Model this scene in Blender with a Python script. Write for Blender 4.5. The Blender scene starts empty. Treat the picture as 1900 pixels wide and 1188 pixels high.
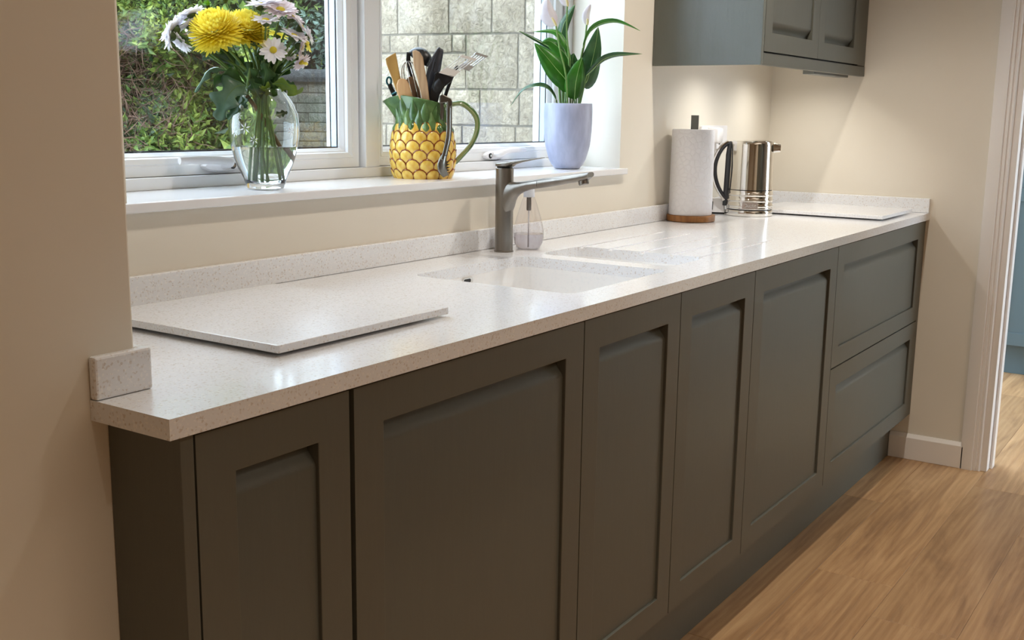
import bpy, bmesh, math, random
from math import sin, cos, pi, radians, sqrt, exp, atan2
from mathutils import Vector, Matrix, noise
random.seed(7)
SC = bpy.context.scene
COL = SC.collection

# ------------------------------------------------------------------ camera
CAM = Vector((-.7438, -.9402, 1.2403)); YAW, PITCH, ROLL, F = .9815, -.1868, .0137, 2034.7
fw = Vector((sin(YAW)*cos(PITCH), cos(YAW)*cos(PITCH), sin(PITCH)))
rt = Vector((cos(YAW), -sin(YAW), 0)); up = rt.cross(fw)
rt, up = rt*cos(ROLL)+up*sin(ROLL), up*cos(ROLL)-rt*sin(ROLL)
cd = bpy.data.cameras.new('camera'); cam = bpy.data.objects.new('camera', cd); COL.objects.link(cam)
cam.matrix_world = Matrix(((rt.x, up.x, -fw.x, CAM.x), (rt.y, up.y, -fw.y, CAM.y), (rt.z, up.z, -fw.z, CAM.z), (0, 0, 0, 1)))
cd.sensor_fit = 'HORIZONTAL'; cd.sensor_width = 36; cd.lens = F/1900*36; cd.clip_start = .05; cd.clip_end = 100
SC.camera = cam

# ------------------------------------------------------------------ light and exposure
SKY_STRENGTH = 8.2; SKY_COL = (.69, .84, 1.0)
WARM = (1.0, .87, .72)
SPOT_W = 40; FILL_W = 11; CAB_W = 4.6; HALL_W = 4
w = bpy.data.worlds.new('sky'); SC.world = w; w.use_nodes = True
bg = w.node_tree.nodes['Background']; bg.inputs[0].default_value = (*SKY_COL, 1); bg.inputs[1].default_value = SKY_STRENGTH
def spot(x, y, z, power, col=WARM, size=2.1, blend=.8, rad=.03):
    l = bpy.data.lights.new('downlight_lamp', 'SPOT'); l.energy = power; l.color = col; l.spot_size = size; l.spot_blend = blend; l.shadow_soft_size = rad
    o = bpy.data.objects.new('downlight_lamp', l); o.location = (x, y, z); COL.objects.link(o); return o
for x, k in ((.9, .74), (2.2, 1.22)): spot(x, -.06, 2.36, SPOT_W*k, (1.0, .93, .83))
for x in (-1.6, -.2, 1.1): spot(x, -1.9, 2.36, SPOT_W)
for x in (-1.0, 1.4): spot(x, -2.8, 2.36, SPOT_W)
def area(loc, rot, sx, sy, power, col):
    l = bpy.data.lights.new('fill_light', 'AREA'); l.shape = 'RECTANGLE'; l.size = sx; l.size_y = sy; l.energy = power; l.color = col
    o = bpy.data.objects.new('fill_light', l); o.location = loc; o.rotation_euler = rot; COL.objects.link(o); return o
area((.6, -2.2, 2.33), (0, 0, 0), 2.4, 1.4, FILL_W, WARM)              # unseen fill light added over the room behind
area((4.4, -1.5, 2.33), (0, 0, 0), .8, .8, HALL_W, (.66, .82, 1.0))      # unseen cool area light added to stand for the hall's daylight
SC.view_settings.view_transform = 'Standard'; SC.view_settings.look = 'None'
SC.view_settings.exposure = 0.05; SC.view_settings.gamma = 1; SC.view_settings.use_curve_mapping = False
SC.render.film_transparent = False
try:
    SC.cycles.max_bounces = 10; SC.cycles.transparent_max_bounces = 16; SC.cycles.transmission_bounces = 10
    SC.cycles.sample_clamp_indirect = 6; SC.cycles.use_denoising = True
except Exception: pass

# ------------------------------------------------------------------ materials
def srgb(r, g, b):
    f = lambda c: (c/255/12.92) if c/255 <= .04045 else ((c/255+.055)/1.055)**2.4
    return (f(r), f(g), f(b), 1)
def mat(name, col, rough=.5, metal=0, **kw):
    m = bpy.data.materials.new(name); m.use_nodes = True; b = m.node_tree.nodes['Principled BSDF']
    b.inputs['Base Color'].default_value = srgb(*col) if len(col) == 3 else col
    b.inputs['Roughness'].default_value = rough; b.inputs['Metallic'].default_value = metal
    for k, v in kw.items():
        k = k.replace('_', ' ')
        if k in b.inputs: b.inputs[k].default_value = v
    return m
def nodes(m): return m.node_tree.nodes, m.node_tree.links, m.node_tree.nodes['Principled BSDF']
def tex_coord(m, scale=(1, 1, 1), kind='Object', loc=(0, 0, 0)):
    n, l, b = nodes(m); tc = n.new('ShaderNodeTexCoord'); mp = n.new('ShaderNodeMapping')
    mp.inputs['Scale'].default_value = scale; mp.inputs['Location'].default_value = loc
    l.new(tc.outputs[kind], mp.inputs[0]); return mp.outputs[0]
def noise_tex(m, vec, scale, detail=3, rough=.5, dist=0):
    n, l, b = nodes(m); t = n.new('ShaderNodeTexNoise'); t.inputs['Scale'].default_value = scale
    t.inputs['Detail'].default_value = detail; t.inputs['Roughness'].default_value = rough; t.inputs['Distortion'].default_value = dist
    l.new(vec, t.inputs['Vector']); return t.outputs[0]
def ramp(m, fac, stops):
    n, l, b = nodes(m); r = n.new('ShaderNodeValToRGB'); e = r.color_ramp.elements
    while len(e) < len(stops): e.new(.5)
    for i, (p, c) in enumerate(stops): e[i].position = p; e[i].color = srgb(*c) if len(c) == 3 else c
    l.new(fac, r.inputs[0]); return r.outputs[0]
def bump(m, h, strength=.3, dist=.001):
    n, l, b = nodes(m); k = n.new('ShaderNodeBump'); k.inputs['Strength'].default_value = strength; k.inputs['Distance'].default_value = dist
    l.new(h, k.inputs['Height']); l.new(k.outputs[0], b.inputs['Normal']); return k
def mixc(m, fac, a, c, mode='MIX'):
    n, l, b = nodes(m); x = n.new('ShaderNodeMix'); x.data_type = 'RGBA'; x.blend_type = mode
    for s, v in ((0, fac), (6, a), (7, c)):
        if hasattr(v, 'links'): l.new(v, x.inputs[s])
        elif isinstance(v, (int, float)): x.inputs[s].default_value = v
        else: x.inputs[s].default_value = srgb(*v) if len(v) == 3 else v
    return x.outputs[2]
def mottled(name, c1, c2, scale, rough=.6, bmp=0, bscale=None, bd=.001, kind='Object', sc=(1, 1, 1), metal=0, lo=.35, hi=.65, **kw):
    m = mat(name, c1, rough, metal, **kw); v = tex_coord(m, sc, kind); t = noise_tex(m, v, scale, 4)
    nodes(m)[1].new(ramp(m, t, [(lo, c1), (hi, c2)]), nodes(m)[2].inputs['Base Color'])
    if bmp: bump(m, noise_tex(m, v, bscale or scale*4, 4), bmp, bd)
    return m

WALL = mottled('wall_paint', (227, 219, 204), (230, 222, 208), 3, .75, .08, 220, .0004)
CEIL = mat('ceiling_paint', (240, 238, 232), .8)
WOODW = mat('white_gloss_paint', (238, 232, 226), .3)
UPVC = mat('white_upvc', (236, 238, 240), .28)
GASKET = mat('black_gasket', (22, 24, 28), .5)
SPACER = mat('aluminium_spacer', (150, 163, 175), .35, .6)
CHROME = mat('chrome', (225, 222, 216), .06, 1)
STEEL = mottled('brushed_steel', (128, 122, 115), (142, 136, 128), 30, .34, .1, 400, .0002, sc=(1, 1, .05), metal=1)
BLACKP = mat('black_plastic', (16, 17, 20), .35)
DARKP = mat('charcoal_plastic', (48, 50, 55), .4)
WHITEP = mat('white_plastic', (236, 234, 235), .35)
# cabinet paint: grey green, faint grain
PAINT = mat('cabinet_paint', (91, 91, 82), .42); v = tex_coord(PAINT, (6, 6, .4))
t = noise_tex(PAINT, v, 22, 5, .6, 1.5); bump(PAINT, t, .12, .0006)
nodes(PAINT)[1].new(mixc(PAINT, t, (87, 87, 78), (95, 95, 86)), nodes(PAINT)[2].inputs['Base Color'])
GRAINP = mat('grained_cabinet_paint', (100, 103, 96), .26); v = tex_coord(GRAINP, (5, 5, .7))
t = noise_tex(GRAINP, v, 9, 6, .7, 3); bump(GRAINP, t, .5, .002)
CARC = mat('cabinet_carcass', (92, 94, 88), .6)
DAYTINTP = mat('daylight_tinted_cabinet_paint', (92, 112, 122), .4)  # grey green cabinet paint with the blue of daylight put into its colour
# quartz
def quartz(name, flecks=True, base=(237, 238, 241)):
    m = mat(name, base, .2); n, l, b = nodes(m); v = tex_coord(m)
    vo = n.new('ShaderNodeTexVoronoi'); vo.inputs['Scale'].default_value = 400; vo.inputs['Randomness'].default_value = 1; l.new(v, vo.inputs['Vector'])
    sep = n.new('ShaderNodeSeparateColor'); l.new(vo.outputs['Color'], sep.inputs[0])
    if flecks:
        c = ramp(m, sep.outputs[0], [(0, (216, 209, 205)), (.07, (224, 219, 216)), (.12, base), (.85, base), (.93, (246, 245, 245))])
        cl = noise_tex(m, v, 7, 4)
        c2 = mixc(m, ramp(m, cl, [(.42, (0, 0, 0)), (.75, (255, 255, 255))]), c, (228, 222, 220))
        l.new(c, b.inputs['Base Color'])
    b.inputs['Coat Weight'].default_value = .5; b.inputs['Coat Roughness'].default_value = .10
    b.inputs['Roughness'].default_value = .24
    return m
QUARTZ = quartz('speckled_quartz'); BOWL = mottled('sink_composite', (240, 240, 240), (245, 244, 243), 160, .28, lo=.3, hi=.45)
SILLM = quartz('sill_quartz', False, (238, 238, 240))
# oak floor
OAK = mat('oak_plank', (180, 140, 95), .38); n, l, b = nodes(OAK)
tc = n.new('ShaderNodeTexCoord'); oi = n.new('ShaderNodeObjectInfo'); mu = n.new('ShaderNodeVectorMath'); mu.operation = 'MULTIPLY_ADD'
cx = n.new('ShaderNodeCombineXYZ'); l.new(oi.outputs['Random'], cx.inputs[0]); l.new(oi.outputs['Random'], cx.inputs[1]); l.new(oi.outputs['Random'], cx.inputs[2])
l.new(cx.outputs[0], mu.inputs[0]); mu.inputs[1].default_value = (37, 53, 19); l.new(tc.outputs['Object'], mu.inputs[2])
mp = n.new('ShaderNodeMapping'); mp.inputs['Scale'].default_value = (.6, 5.5, 1); l.new(mu.outputs[0], mp.inputs[0])
g1 = noise_tex(OAK, mp.outputs[0], 2.2, 6, .62, 1.5)
mp2 = n.new('ShaderNodeMapping'); mp2.inputs['Scale'].default_value = (2, 60, 1); l.new(mu.outputs[0], mp2.inputs[0])
g2 = noise_tex(OAK, mp2.outputs[0], 3, 3, .6, .4)
wv = n.new('ShaderNodeTexWave'); wv.wave_type = 'RINGS'; wv.inputs['Scale'].default_value = 4; wv.inputs['Distortion'].default_value = 5; wv.inputs['Detail'].default_value = 3
mp3 = n.new('ShaderNodeMapping'); mp3.inputs['Scale'].default_value = (.5, 4, 1); l.new(mu.outputs[0], mp3.inputs[0]); l.new(mp3.outputs[0], wv.inputs['Vector'])
c = ramp(OAK, g1, [(.3, (132, 92, 56)), (.46, (176, 132, 84)), (.6, (198, 154, 104)), (.8, (212, 172, 122))])
c = mixc(OAK, .22, c, ramp(OAK, g2, [(.3, (140, 102, 64)), (.7, (206, 168, 124))]))
c = mixc(OAK, .12, c, ramp(OAK, wv.outputs[1], [(.2, (140, 100, 60)), (.8, (214, 178, 134))]))
hs = n.new('ShaderNodeHueSaturation'); l.new(c, hs.inputs['Color'])
mr = n.new('ShaderNodeMapRange'); l.new(oi.outputs['Random'], mr.inputs[0]); mr.inputs[3].default_value = .82; mr.inputs[4].default_value = 1.1
l.new(mr.outputs[0], hs.inputs['Value']); hs.inputs['Saturation'].default_value = .95; l.new(hs.outputs[0], b.inputs['Base Color'])
bump(OAK, g2, .15, .0006)
# stone
def stone(name, c1, c2, c3):
    m = mat(name, c1, .9); n, l, b = nodes(m); tc = n.new('ShaderNodeTexCoord'); oi = n.new('ShaderNodeObjectInfo')
    ad = n.new('ShaderNodeVectorMath'); ad.operation = 'ADD'; l.new(tc.outputs['Object'], ad.inputs[0])
    cx = n.new('ShaderNodeCombineXYZ'); l.new(oi.outputs['Random'], cx.inputs[0]); sc = n.new('ShaderNodeVectorMath'); sc.operation = 'SCALE'; sc.inputs['Scale'].default_value = 40
    l.new(cx.outputs[0], sc.inputs[0]); l.new(sc.outputs[0], ad.inputs[1]); vv = ad.outputs[0]
    c = ramp(m, noise_tex(m, vv, 7, 5), [(.3, c1), (.55, c2), (.75, c3)])
    hs = n.new('ShaderNodeHueSaturation'); mr = n.new('ShaderNodeMapRange'); l.new(oi.outputs['Random'], mr.inputs[0]); mr.inputs[3].default_value = .86; mr.inputs[4].default_value = 1.08
    fine = noise_tex(m, vv, 45, 6, .7, 1.2); c = mixc(m, .75, c, ramp(m, fine, [(.34, (150, 146, 140)), (.5, (226, 224, 220)), (.62, (255, 255, 255))]), 'MULTIPLY')  # fine mottling paints the shading of the rough face into the colour
    l.new(c, hs.inputs['Color']); l.new(mr.outputs[0], hs.inputs['Value']); l.new(hs.outputs[0], b.inputs['Base Color'])
    bump(m, fine, 1.0, .03); return m
STONE = stone('split_faced_stone', (176, 162, 138), (200, 187, 164), (208, 199, 184))
GSTONE = stone('weathered_garden_stone', (116, 111, 94), (140, 136, 120), (150, 148, 138))
COPING = stone('grey_coping_stone', (76, 78, 76), (98, 100, 98), (120, 122, 122))
MORTAR = mat('mortar', (116, 110, 98), .95)
# foliage / flowers
def leafmat(name, c1, c2, rough=.45, tl=.3):
    m = mottled(name, c1, c2, 30, rough); b = nodes(m)[2]; b.inputs['Subsurface Weight'].default_value = 0
    n, l, _ = nodes(m); tr = n.new('ShaderNodeBsdfTranslucent'); tr.inputs[0].default_value = srgb(*c2); mx = n.new('ShaderNodeMixShader'); mx.inputs[0].default_value = tl
    out = n['Material Output']; l.new(b.outputs[0], mx.inputs[1]); l.new(tr.outputs[0], mx.inputs[2]); l.new(mx.outputs[0], out.inputs[0]); return m
LILY = leafmat('lily_leaf', (44, 110, 28), (72, 142, 40), .35)
LILYD = leafmat('dark_lily_leaf', (52, 92, 58), (74, 116, 74), .22)
VEIN = mat('pale_leaf_vein', (150, 184, 108), .4)
SPATHE = leafmat('white_spathe', (225, 215, 222), (240, 234, 236), .5)
STEMG = mat('green_stem', (104, 138, 70), .5); STEMD = mat('dark_stem', (44, 66, 40), .5); TWIGB = mat('woody_stem', (128, 104, 70), .7)
MUML = leafmat('chrysanthemum_leaf', (38, 78, 34), (66, 108, 44), .45)
CALYX = mat('calyx', (62, 84, 40), .6)
YPET = leafmat('yellow_petal', (255, 234, 40), (255, 244, 110), .5, .45)
WPET = leafmat('white_petal', (242, 240, 245), (252, 250, 254), .5, .42)
PPET = leafmat('blush_petal', (236, 222, 228), (246, 238, 242), .5)
GBUD = mat('green_bud', (130, 180, 50), .6); YEYE = mat('daisy_eye', (196, 178, 40), .7)
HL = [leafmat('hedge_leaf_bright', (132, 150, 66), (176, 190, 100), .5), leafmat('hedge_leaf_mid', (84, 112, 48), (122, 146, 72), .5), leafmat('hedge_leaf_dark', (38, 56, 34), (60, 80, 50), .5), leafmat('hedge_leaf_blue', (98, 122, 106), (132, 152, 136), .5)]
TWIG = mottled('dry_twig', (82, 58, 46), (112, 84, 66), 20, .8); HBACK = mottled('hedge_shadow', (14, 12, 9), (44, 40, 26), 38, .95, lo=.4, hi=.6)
# glass
def thinglass(name, tint=(1, 1, 1), refl=1.0):
    m = bpy.data.materials.new(name); m.use_nodes = True; n, l = m.node_tree.nodes, m.node_tree.links; n.clear()
    o = n.new('ShaderNodeOutputMaterial'); t = n.new('ShaderNodeBsdfTransparent'); t.inputs[0].default_value = (*tint, 1)
    g = n.new('ShaderNodeBsdfGlossy'); g.inputs['Roughness'].default_value = .01; f = n.new('ShaderNodeFresnel'); ge = n.new('ShaderNodeNewGeometry'); ir = n.new('ShaderNodeMapRange'); ir.inputs[3].default_value = 1.5; ir.inputs[4].default_value = 1/1.5
    l.new(ge.outputs['Backfacing'], ir.inputs[0]); l.new(ir.outputs[0], f.inputs[0])
    x = n.new('ShaderNodeMixShader'); mm = n.new('ShaderNodeMath'); mm.operation = 'MULTIPLY'; mm.inputs[1].default_value = refl
    l.new(f.outputs[0], mm.inputs[0]); l.new(mm.outputs[0], x.inputs[0]); l.new(t.outputs[0], x.inputs[1]); l.new(g.outputs[0], x.inputs[2]); l.new(x.outputs[0], o.inputs[0]); return m
PANE = thinglass('window_glass', (.99, .992, .992), .8)
VGLASS = mat('clear_glass', (250, 252, 252), .01, 0, Transmission_Weight=1, IOR=1.45)
WATER = mat('water', (250, 253, 252), .0, 0, Transmission_Weight=1, IOR=1.33)
BOTTLE = thinglass('clear_plastic', (.96, .95, .96), 1.3); SOAP = mat('clear_liquid_soap', (228, 226, 232), .05, 0, Transmission_Weight=.9, IOR=1.2)
ETCH = mat('etched_glass', (235, 240, 245), .6)
# ceramics and kitchen ware
POTM = mottled('speckled_blue_grey_glaze', (158, 164, 188), (172, 178, 202), 60, .3, .05, 500, .0003, sc=(1, 1, .3))
JUGG = mottled('green_glaze', (66, 98, 56), (98, 128, 76), 40, .15); JUGY = mottled('yellow_glaze', (220, 168, 56), (240, 208, 104), 60, .15); JUGR = mat('brown_glaze_edge', (136, 68, 22), .2)
JUGB = mat('amber_glaze', (206, 140, 40), .2); JUGH = mat('pale_green_glaze', (150, 162, 110), .15)
WOODT = mottled('beech', (196, 152, 104), (214, 174, 126), 18, .55, sc=(4, 4, .6)); WOODO = mottled('olive_wood', (160, 120, 60), (182, 142, 76), 18, .5, sc=(4, 4, .5))
WOODD = mottled('dark_wood', (112, 82, 56), (136, 102, 72), 18, .5, sc=(4, 4, .5)); WOODG = mottled('weathered_wood', (170, 138, 104), (198, 166, 130), 22, .6, sc=(5, 5, .4))
ACACIA = mottled('acacia_base', (142, 92, 44), (178, 122, 66), 16, .4, sc=(.5, 6, 1))
TEAL = mat('teal_plastic', (20, 96, 104), .4); GREYM = mat('grey_painted_metal', (122, 124, 118), .45)
PAPER = mat('kitchen_paper', (244, 243, 246), .9); v = tex_coord(PAPER); n, l, b = nodes(PAPER)
vo = n.new('ShaderNodeTexVoronoi'); vo.feature = 'DISTANCE_TO_EDGE'; vo.inputs['Scale'].default_value = 55; l.new(v, vo.inputs['Vector']); bump(PAPER, ramp(PAPER, vo.outputs[0], [(0, (0, 0, 0)), (.12, (255, 255, 255))]), .5, .0016)

# ------------------------------------------------------------------ mesh helpers
class MB:
    def __init__(s): s.v = []; s.f = []; s.m = []
    def add(s, vs, fs, m=0):
        o = len(s.v); s.v += [tuple(p) for p in vs]; s.f += [tuple(i+o for i in f) for f in fs]; s.m += [m]*len(fs); return s
    def box(s, x0, x1, y0, y1, z0, z1, m=0):
        return s.add([(x, y, z) for z in (z0, z1) for x, y in ((x0, y0), (x1, y0), (x1, y1), (x0, y1))],
                     [(3, 2, 1, 0), (4, 5, 6, 7), (0, 1, 5, 4), (1, 2, 6, 5), (2, 3, 7, 6), (3, 0, 4, 7)], m)
    def prism(s, poly, a0, a1, axis='z', m=0):
        n = len(poly)
        def P(p, a): return {'z': (p[0], p[1], a), 'x': (a, p[0], p[1]), 'y': (p[0], a, p[1])}[axis]
        return s.add([P(p, a0) for p in poly]+[P(p, a1) for p in poly], [tuple(range(n))[::-1], tuple(range(n, 2*n))]+[(i, (i+1) % n, n+(i+1) % n, n+i) for i in range(n)], m)
    def rings(s, R, m=0, cap0=True, cap1=True, closed=True):
        n = len(R[0]); k = n if closed else n-1
        fs = [(j*n+i, j*n+(i+1) % n, (j+1)*n+(i+1) % n, (j+1)*n+i) for j in range(len(R)-1) for i in range(k)]
        if cap0: fs.append(tuple(range(n))[::-1])
        if cap1: fs.append(tuple(range((len(R)-1)*n, len(R)*n)))
        return s.add([p for r in R for p in r], fs, m)
    def lathe(s, prof, n=32, c=(0, 0), m=0, cap0=True, cap1=True):
        return s.rings([[(c[0]+r*cos(2*pi*i/n), c[1]+r*sin(2*pi*i/n), z) for i in range(n)] for r, z in prof], m, cap0, cap1)
    def tube(s, pts, r, n=8, m=0, ratio=1, ref=None):
        P = [Vector(p) for p in pts]; R = []; u = Vector(ref) if ref else None
        for i, p in enumerate(P):
            t = (P[min(i+1, len(P)-1)]-P[max(i-1, 0)]).normalized()
            if u is None: u = t.orthogonal()
            u = (u-t*u.dot(t)); u = u.normalized() if u.length > 1e-6 else t.orthogonal().normalized(); q = t.cross(u)
            ri = r[i] if isinstance(r, (list, tuple)) else r; ra = ratio[i] if isinstance(ratio, (list, tuple)) else ratio
            R.append([tuple(p+u*ri*cos(2*pi*k/n)+q*ri*ra*sin(2*pi*k/n)) for k in range(n)])
        return s.rings(R, m)
    def leaf(s, spine, widths, side, fold=.15, m=0, lobes=0, wav=0):
        P = [Vector(p) for p in spine]; n = len(P); S = Vector(side); vs = []
        for i, p in enumerate(P):
            t = (P[min(i+1, n-1)]-P[max(i-1, 0)]).normalized(); sd = S-t*S.dot(t); sd.normalize(); nn = t.cross(sd); wd = widths[i]
            if lobes: wd *= 1+.38*sin(i*lobes)
            k = wav*sin(i*1.7)*wd
            for a in (-1, -.5, 0, .5, 1): vs.append(p+sd*a*wd+nn*(fold*abs(a)**1.3*wd+k*a))
        fs = [(j*5+i, j*5+i+1, (j+1)*5+i+1, (j+1)*5+i) for j in range(n-1) for i in range(4)]
        return s.add(vs, fs, m)
    def xf(s, M):
        s.v = [tuple(M @ Vector(p)) for p in s.v]; return s
    def build(s, name, mats, parent=None, world=False, bevel=0, smooth=False, seg=2, sub=0, solid=0, **props):
        me = bpy.data.meshes.new(name); me.from_pydata(s.v, [], s.f)
        for x in (mats if isinstance(mats, (list, tuple)) else [mats]): me.materials.append(x)
        me.polygons.foreach_set('material_index', s.m)
        bm = bmesh.new(); bm.from_mesh(me); bmesh.ops.recalc_face_normals(bm, faces=bm.faces); bm.to_mesh(me); bm.free()
        me.update()
        if smooth:
            me.polygons.foreach_set('use_smooth', [True]*len(me.polygons))
            try: me.set_sharp_from_angle(angle=radians(38))
            except Exception: pass
        o = bpy.data.objects.new(name, me); COL.objects.link(o)
        if parent:
            o.parent = parent
            if world: o.matrix_parent_inverse = parent.matrix_basis.inverted()
        if solid: q = o.modifiers.new('s', 'SOLIDIFY'); q.thickness = solid; q.offset = 0
        if bevel: q = o.modifiers.new('b', 'BEVEL'); q.width = bevel; q.segments = seg; q.limit_method = 'ANGLE'; q.angle_limit = radians(40); q.harden_normals = False
        if sub: q = o.modifiers.new('u', 'SUBSURF'); q.levels = q.render_levels = sub
        tag(o, **props); return o
def tag(o, label=None, category=None, group=None, kind=None):
    for k, vv in (('label', label), ('category', category), ('group', group), ('kind', kind)):
        if vv: o[k] = vv
    return o
def thing(name, label, category, loc=(0, 0, 0), rz=0, group=None):
    o = bpy.data.objects.new(name, None); COL.objects.link(o); o.location = loc; o.rotation_euler = (0, 0, rz); o.empty_display_size = .05
    o.matrix_basis = Matrix.Translation(loc) @ Matrix.Rotation(rz, 4, 'Z'); return tag(o, label, category, group)
def rrect(x0, x1, y0, y1, r, n=6):
    out = []
    for cx_, cy_, a0 in ((x1-r, y1-r, 0), (x0+r, y1-r, pi/2), (x0+r, y0+r, pi), (x1-r, y0+r, 3*pi/2)):
        out += [(cx_+r*cos(a0+pi/2*i/n), cy_+r*sin(a0+pi/2*i/n)) for i in range(n+1)]
    return out
def bez(pts, n=12):
    P = [Vector(p) for p in pts]; out = []
    for i in range(len(P)-1):
        a, b_, c_, d = P[max(i-1, 0)], P[i], P[i+1], P[min(i+2, len(P)-1)]
        k = max(2, n//(len(P)-1))
        for j in range(k):
            t = j/k; out.append(.5*((2*b_)+(c_-a)*t+(2*a-5*b_+4*c_-d)*t*t+(3*b_-a-3*c_+d)*t**3))
    out.append(P[-1]); return out

H, TW, D, YP, XP, TU, HU = .91, .0243, .5993, .1384, .0641, .0139, .051
L = 3.33; YW = .6132; YF = .0107; ZT = H-TW; CEILZ = 2.4

# ------------------------------------------------------------------ setting: room shell
m = MB(); 
m.prism([(XP, YW), (.35, YW), (.30, .95), (XP, .95)], 0, CEILZ)
wb = MB().box(XP, L+.12, YW, .95, 0, 1.066)
bmw = wb.box(XP, L+.12, YW, .95, 2.08, CEILZ)
wb.prism([(XP, YW), (.42, YW), (.37, .95), (XP, .95)], 1.066, 2.08)
wb.prism([(2.1393, YW), (L+.12, YW), (L+.12, .95), (2.235, .95)], 1.066, 2.08)
wb.build('wall_back', WALL, kind='structure')
MB().box(-3.2, XP, YP, .95, 0, CEILZ).build('wall_left', WALL, kind='structure', bevel=.003)
DY0, DY1 = -.2645, -1.16        # door opening in the end wall
we = MB().box(L, L+.12, DY0, YW, 0, CEILZ); we.box(L, L+.12, -3.6, DY1, 0, CEILZ); we.box(L, L+.12, DY1, DY0, 2.03, CEILZ)
we.build('wall_right', WALL, kind='structure')
MB().box(-3.3, -3.2, -3.6, .95, 0, CEILZ).build('wall_rear', WALL, kind='structure')
MB().box(-3.3, L+.12, -3.7, -3.6, 0, CEILZ).build('wall_front', WALL, kind='structure')
MB().box(-3.3, 6.3, -3.7, .95, CEILZ, CEILZ+.1).build('ceiling', CEIL, kind='structure')
MB().box(5.6, 5.7, -3.7, .95, 0, CEILZ).build('wall_hall', WALL, kind='structure')
floor = MB().box(-3.3, 5.7, -3.7, .95, -.06, -.0025).build('floor', mat('floor_screed', (120, 90, 60), .8), kind='structure')
# planks
rows = [y for y in [(-.0529+.2095*k) for k in range(-9, 3)]]
proto = {}
for k, y0 in enumerate(rows):
    off = [.35, .0, .72, .48, .13, .9, .3, .64, .95][k % 9]
    if abs(y0+.2624) < .01: off = .91
    x = -1.3-1.22*(1-off)
    if abs(y0+.2624) < .01: x = 2.1337-1.22*3
    while x < 5.6:
        x1 = min(x+1.2194, 5.58); lo = max(x, -1.3)
        if x1-lo > .05 and x1 > -.9:
            key = round(x1-lo, 3)
            if key not in proto:
                o = MB().box(.0, x1-lo-.0006, 0, .2089, -.0025, 0).build('floor_plank', OAK, bevel=.0008, seg=1); proto[key] = o
            else: o = proto[key].copy(); COL.objects.link(o)
            o.location = (lo, y0, 0); o.parent = floor
        x += 1.22
# skirting, architrave, door lining
m = MB(); P = [(L-.018, 0), (L, 0), (L, .0945), (L-.006, .0945), (L-.018, .082)]
m.prism([(p[0], p[1]) for p in P], -.186, .0758, 'y'); m.build('baseboard_right', WOODW, kind='structure', bevel=.0015)
m = MB(); AR = [(L, -.178), (L-.016, -.178), (L-.018, -.181), (L-.018, -.219), (L-.012, -.223), (L-.014, -.228), (L-.014, -.232), (L-.009, -.236), (L-.011, -.243), (L-.006, -.248), (L, -.248)]
m.prism(AR, 0, 2.09); m.prism([(a, -1.4245-b_) for a, b_ in AR], 0, 2.09); m.build('trim_1', WOODW, kind='structure', smooth=True)
MB().prism([(L-.018, -1.25), (L-.018, -.178), (L, -.178), (L, -1.25)], 2.03, 2.1).build('trim_3', WOODW, kind='structure', bevel=.003)
m = MB(); m.box(L-.002, L+.122, DY0-.004, DY0+.02, 0, 2.05); m.box(L-.002, L+.122, DY1-.02, DY1+.004, 0, 2.05)
m.box(L+.045, L+.085, DY0-.014, DY0-.004, 0, 2.03)
m.build('trim_4', WOODW, kind='structure', bevel=.0015)

# window sill
MB().box(XP, 2.163, .5972, .862, 1.0665, 1.0838).build('trim_2', SILLM, kind='structure', bevel=.0025, label='white speckled stone window sill')

# ------------------------------------------------------------------ windows
FZ0, FZ1 = 1.0838, 2.08
FY, SY = .820, .838           # front of fixed frame, front of sash
f = MB()
f.box(.37, 2.2, FY, .90, FZ0, 1.1075); f.box(.37, 2.2, FY, .90, 2.02, FZ1); f.box(1.2535, 1.303, FY, .90, 1.1075, 2.02); f.box(.37, .43, FY, .90, 1.1075, 2.02); f.box(2.172, 2.215, FY, .90, 1.1075, 2.02)
f.box(2.20, 2.3, .90, .96, FZ0, FZ1)
f.build('trim_5', UPVC, kind='structure', bevel=.002)
def sash(nm, x0, x1, z0, z1, ob):
    w1 = MB(); s = .040; g = .0115
    def ring(a, y): return [(x0+a, y, z0+a), (x1-a, y, z0+a), (x1-a, y, z1-a), (x0+a, y, z1-a)]
    R = [ring(0, .888), ring(0, SY), ring(.020, SY), ring(.0215, SY+.002), ring(.0235, SY), ring(.034, SY+.004), ring(.036, SY+.012), ring(.0375, SY+.012), ring(.045, SY+.022), ring(.045, .900), ring(.006, .903)]
    w1.rings(R+[R[0]], 0, False, False)
    fr = w1.build(nm, UPVC, kind='structure', smooth=False, bevel=.0008, seg=1)
    a = .045
    gm = MB()
    for yy in (.862, .888): gm.box(x0+a-.004, x1-a+.004, yy, yy+.002, z0+a-.004, z1-a+.004)
    MB().box(x0+a-.002, x1-a+.002, .861, .8625, z0+a-.002, z1-a+.002).build('pane', PANE, fr)
    MB().box(x0+a-.002, x1-a+.002, .8865, .888, z0+a-.002, z1-a+.002).build('pane', PANE, fr)
    for (q, nm2, mt, y0, y1) in ((.0, 'spacer_bar', SPACER, .8665, .8845), (.0012, 'gasket', GASKET, .8645, .8665), (.0012, 'gasket', GASKET, .8845, .8865)):
        r = MB(); b0 = a-.001; b1 = a+.0015+q
        def rg(t, y): return [(x0+t, y, z0+t), (x1-t, y, z0+t), (x1-t, y, z1-t), (x0+t, y, z1-t)]
        rr = [rg(b0, y0), rg(b1, y0), rg(b1, y1), rg(b0, y1)]; r.rings(rr+[rr[0]], 0, False, False); r.build(nm2, mt, fr)
    return fr
s1 = sash('window_1', .434, 1.2495, 1.1085, 2.018, 1)
s2 = sash('window_2', 1.307, 2.168, 1.1085, 2.018, 2)
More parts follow.
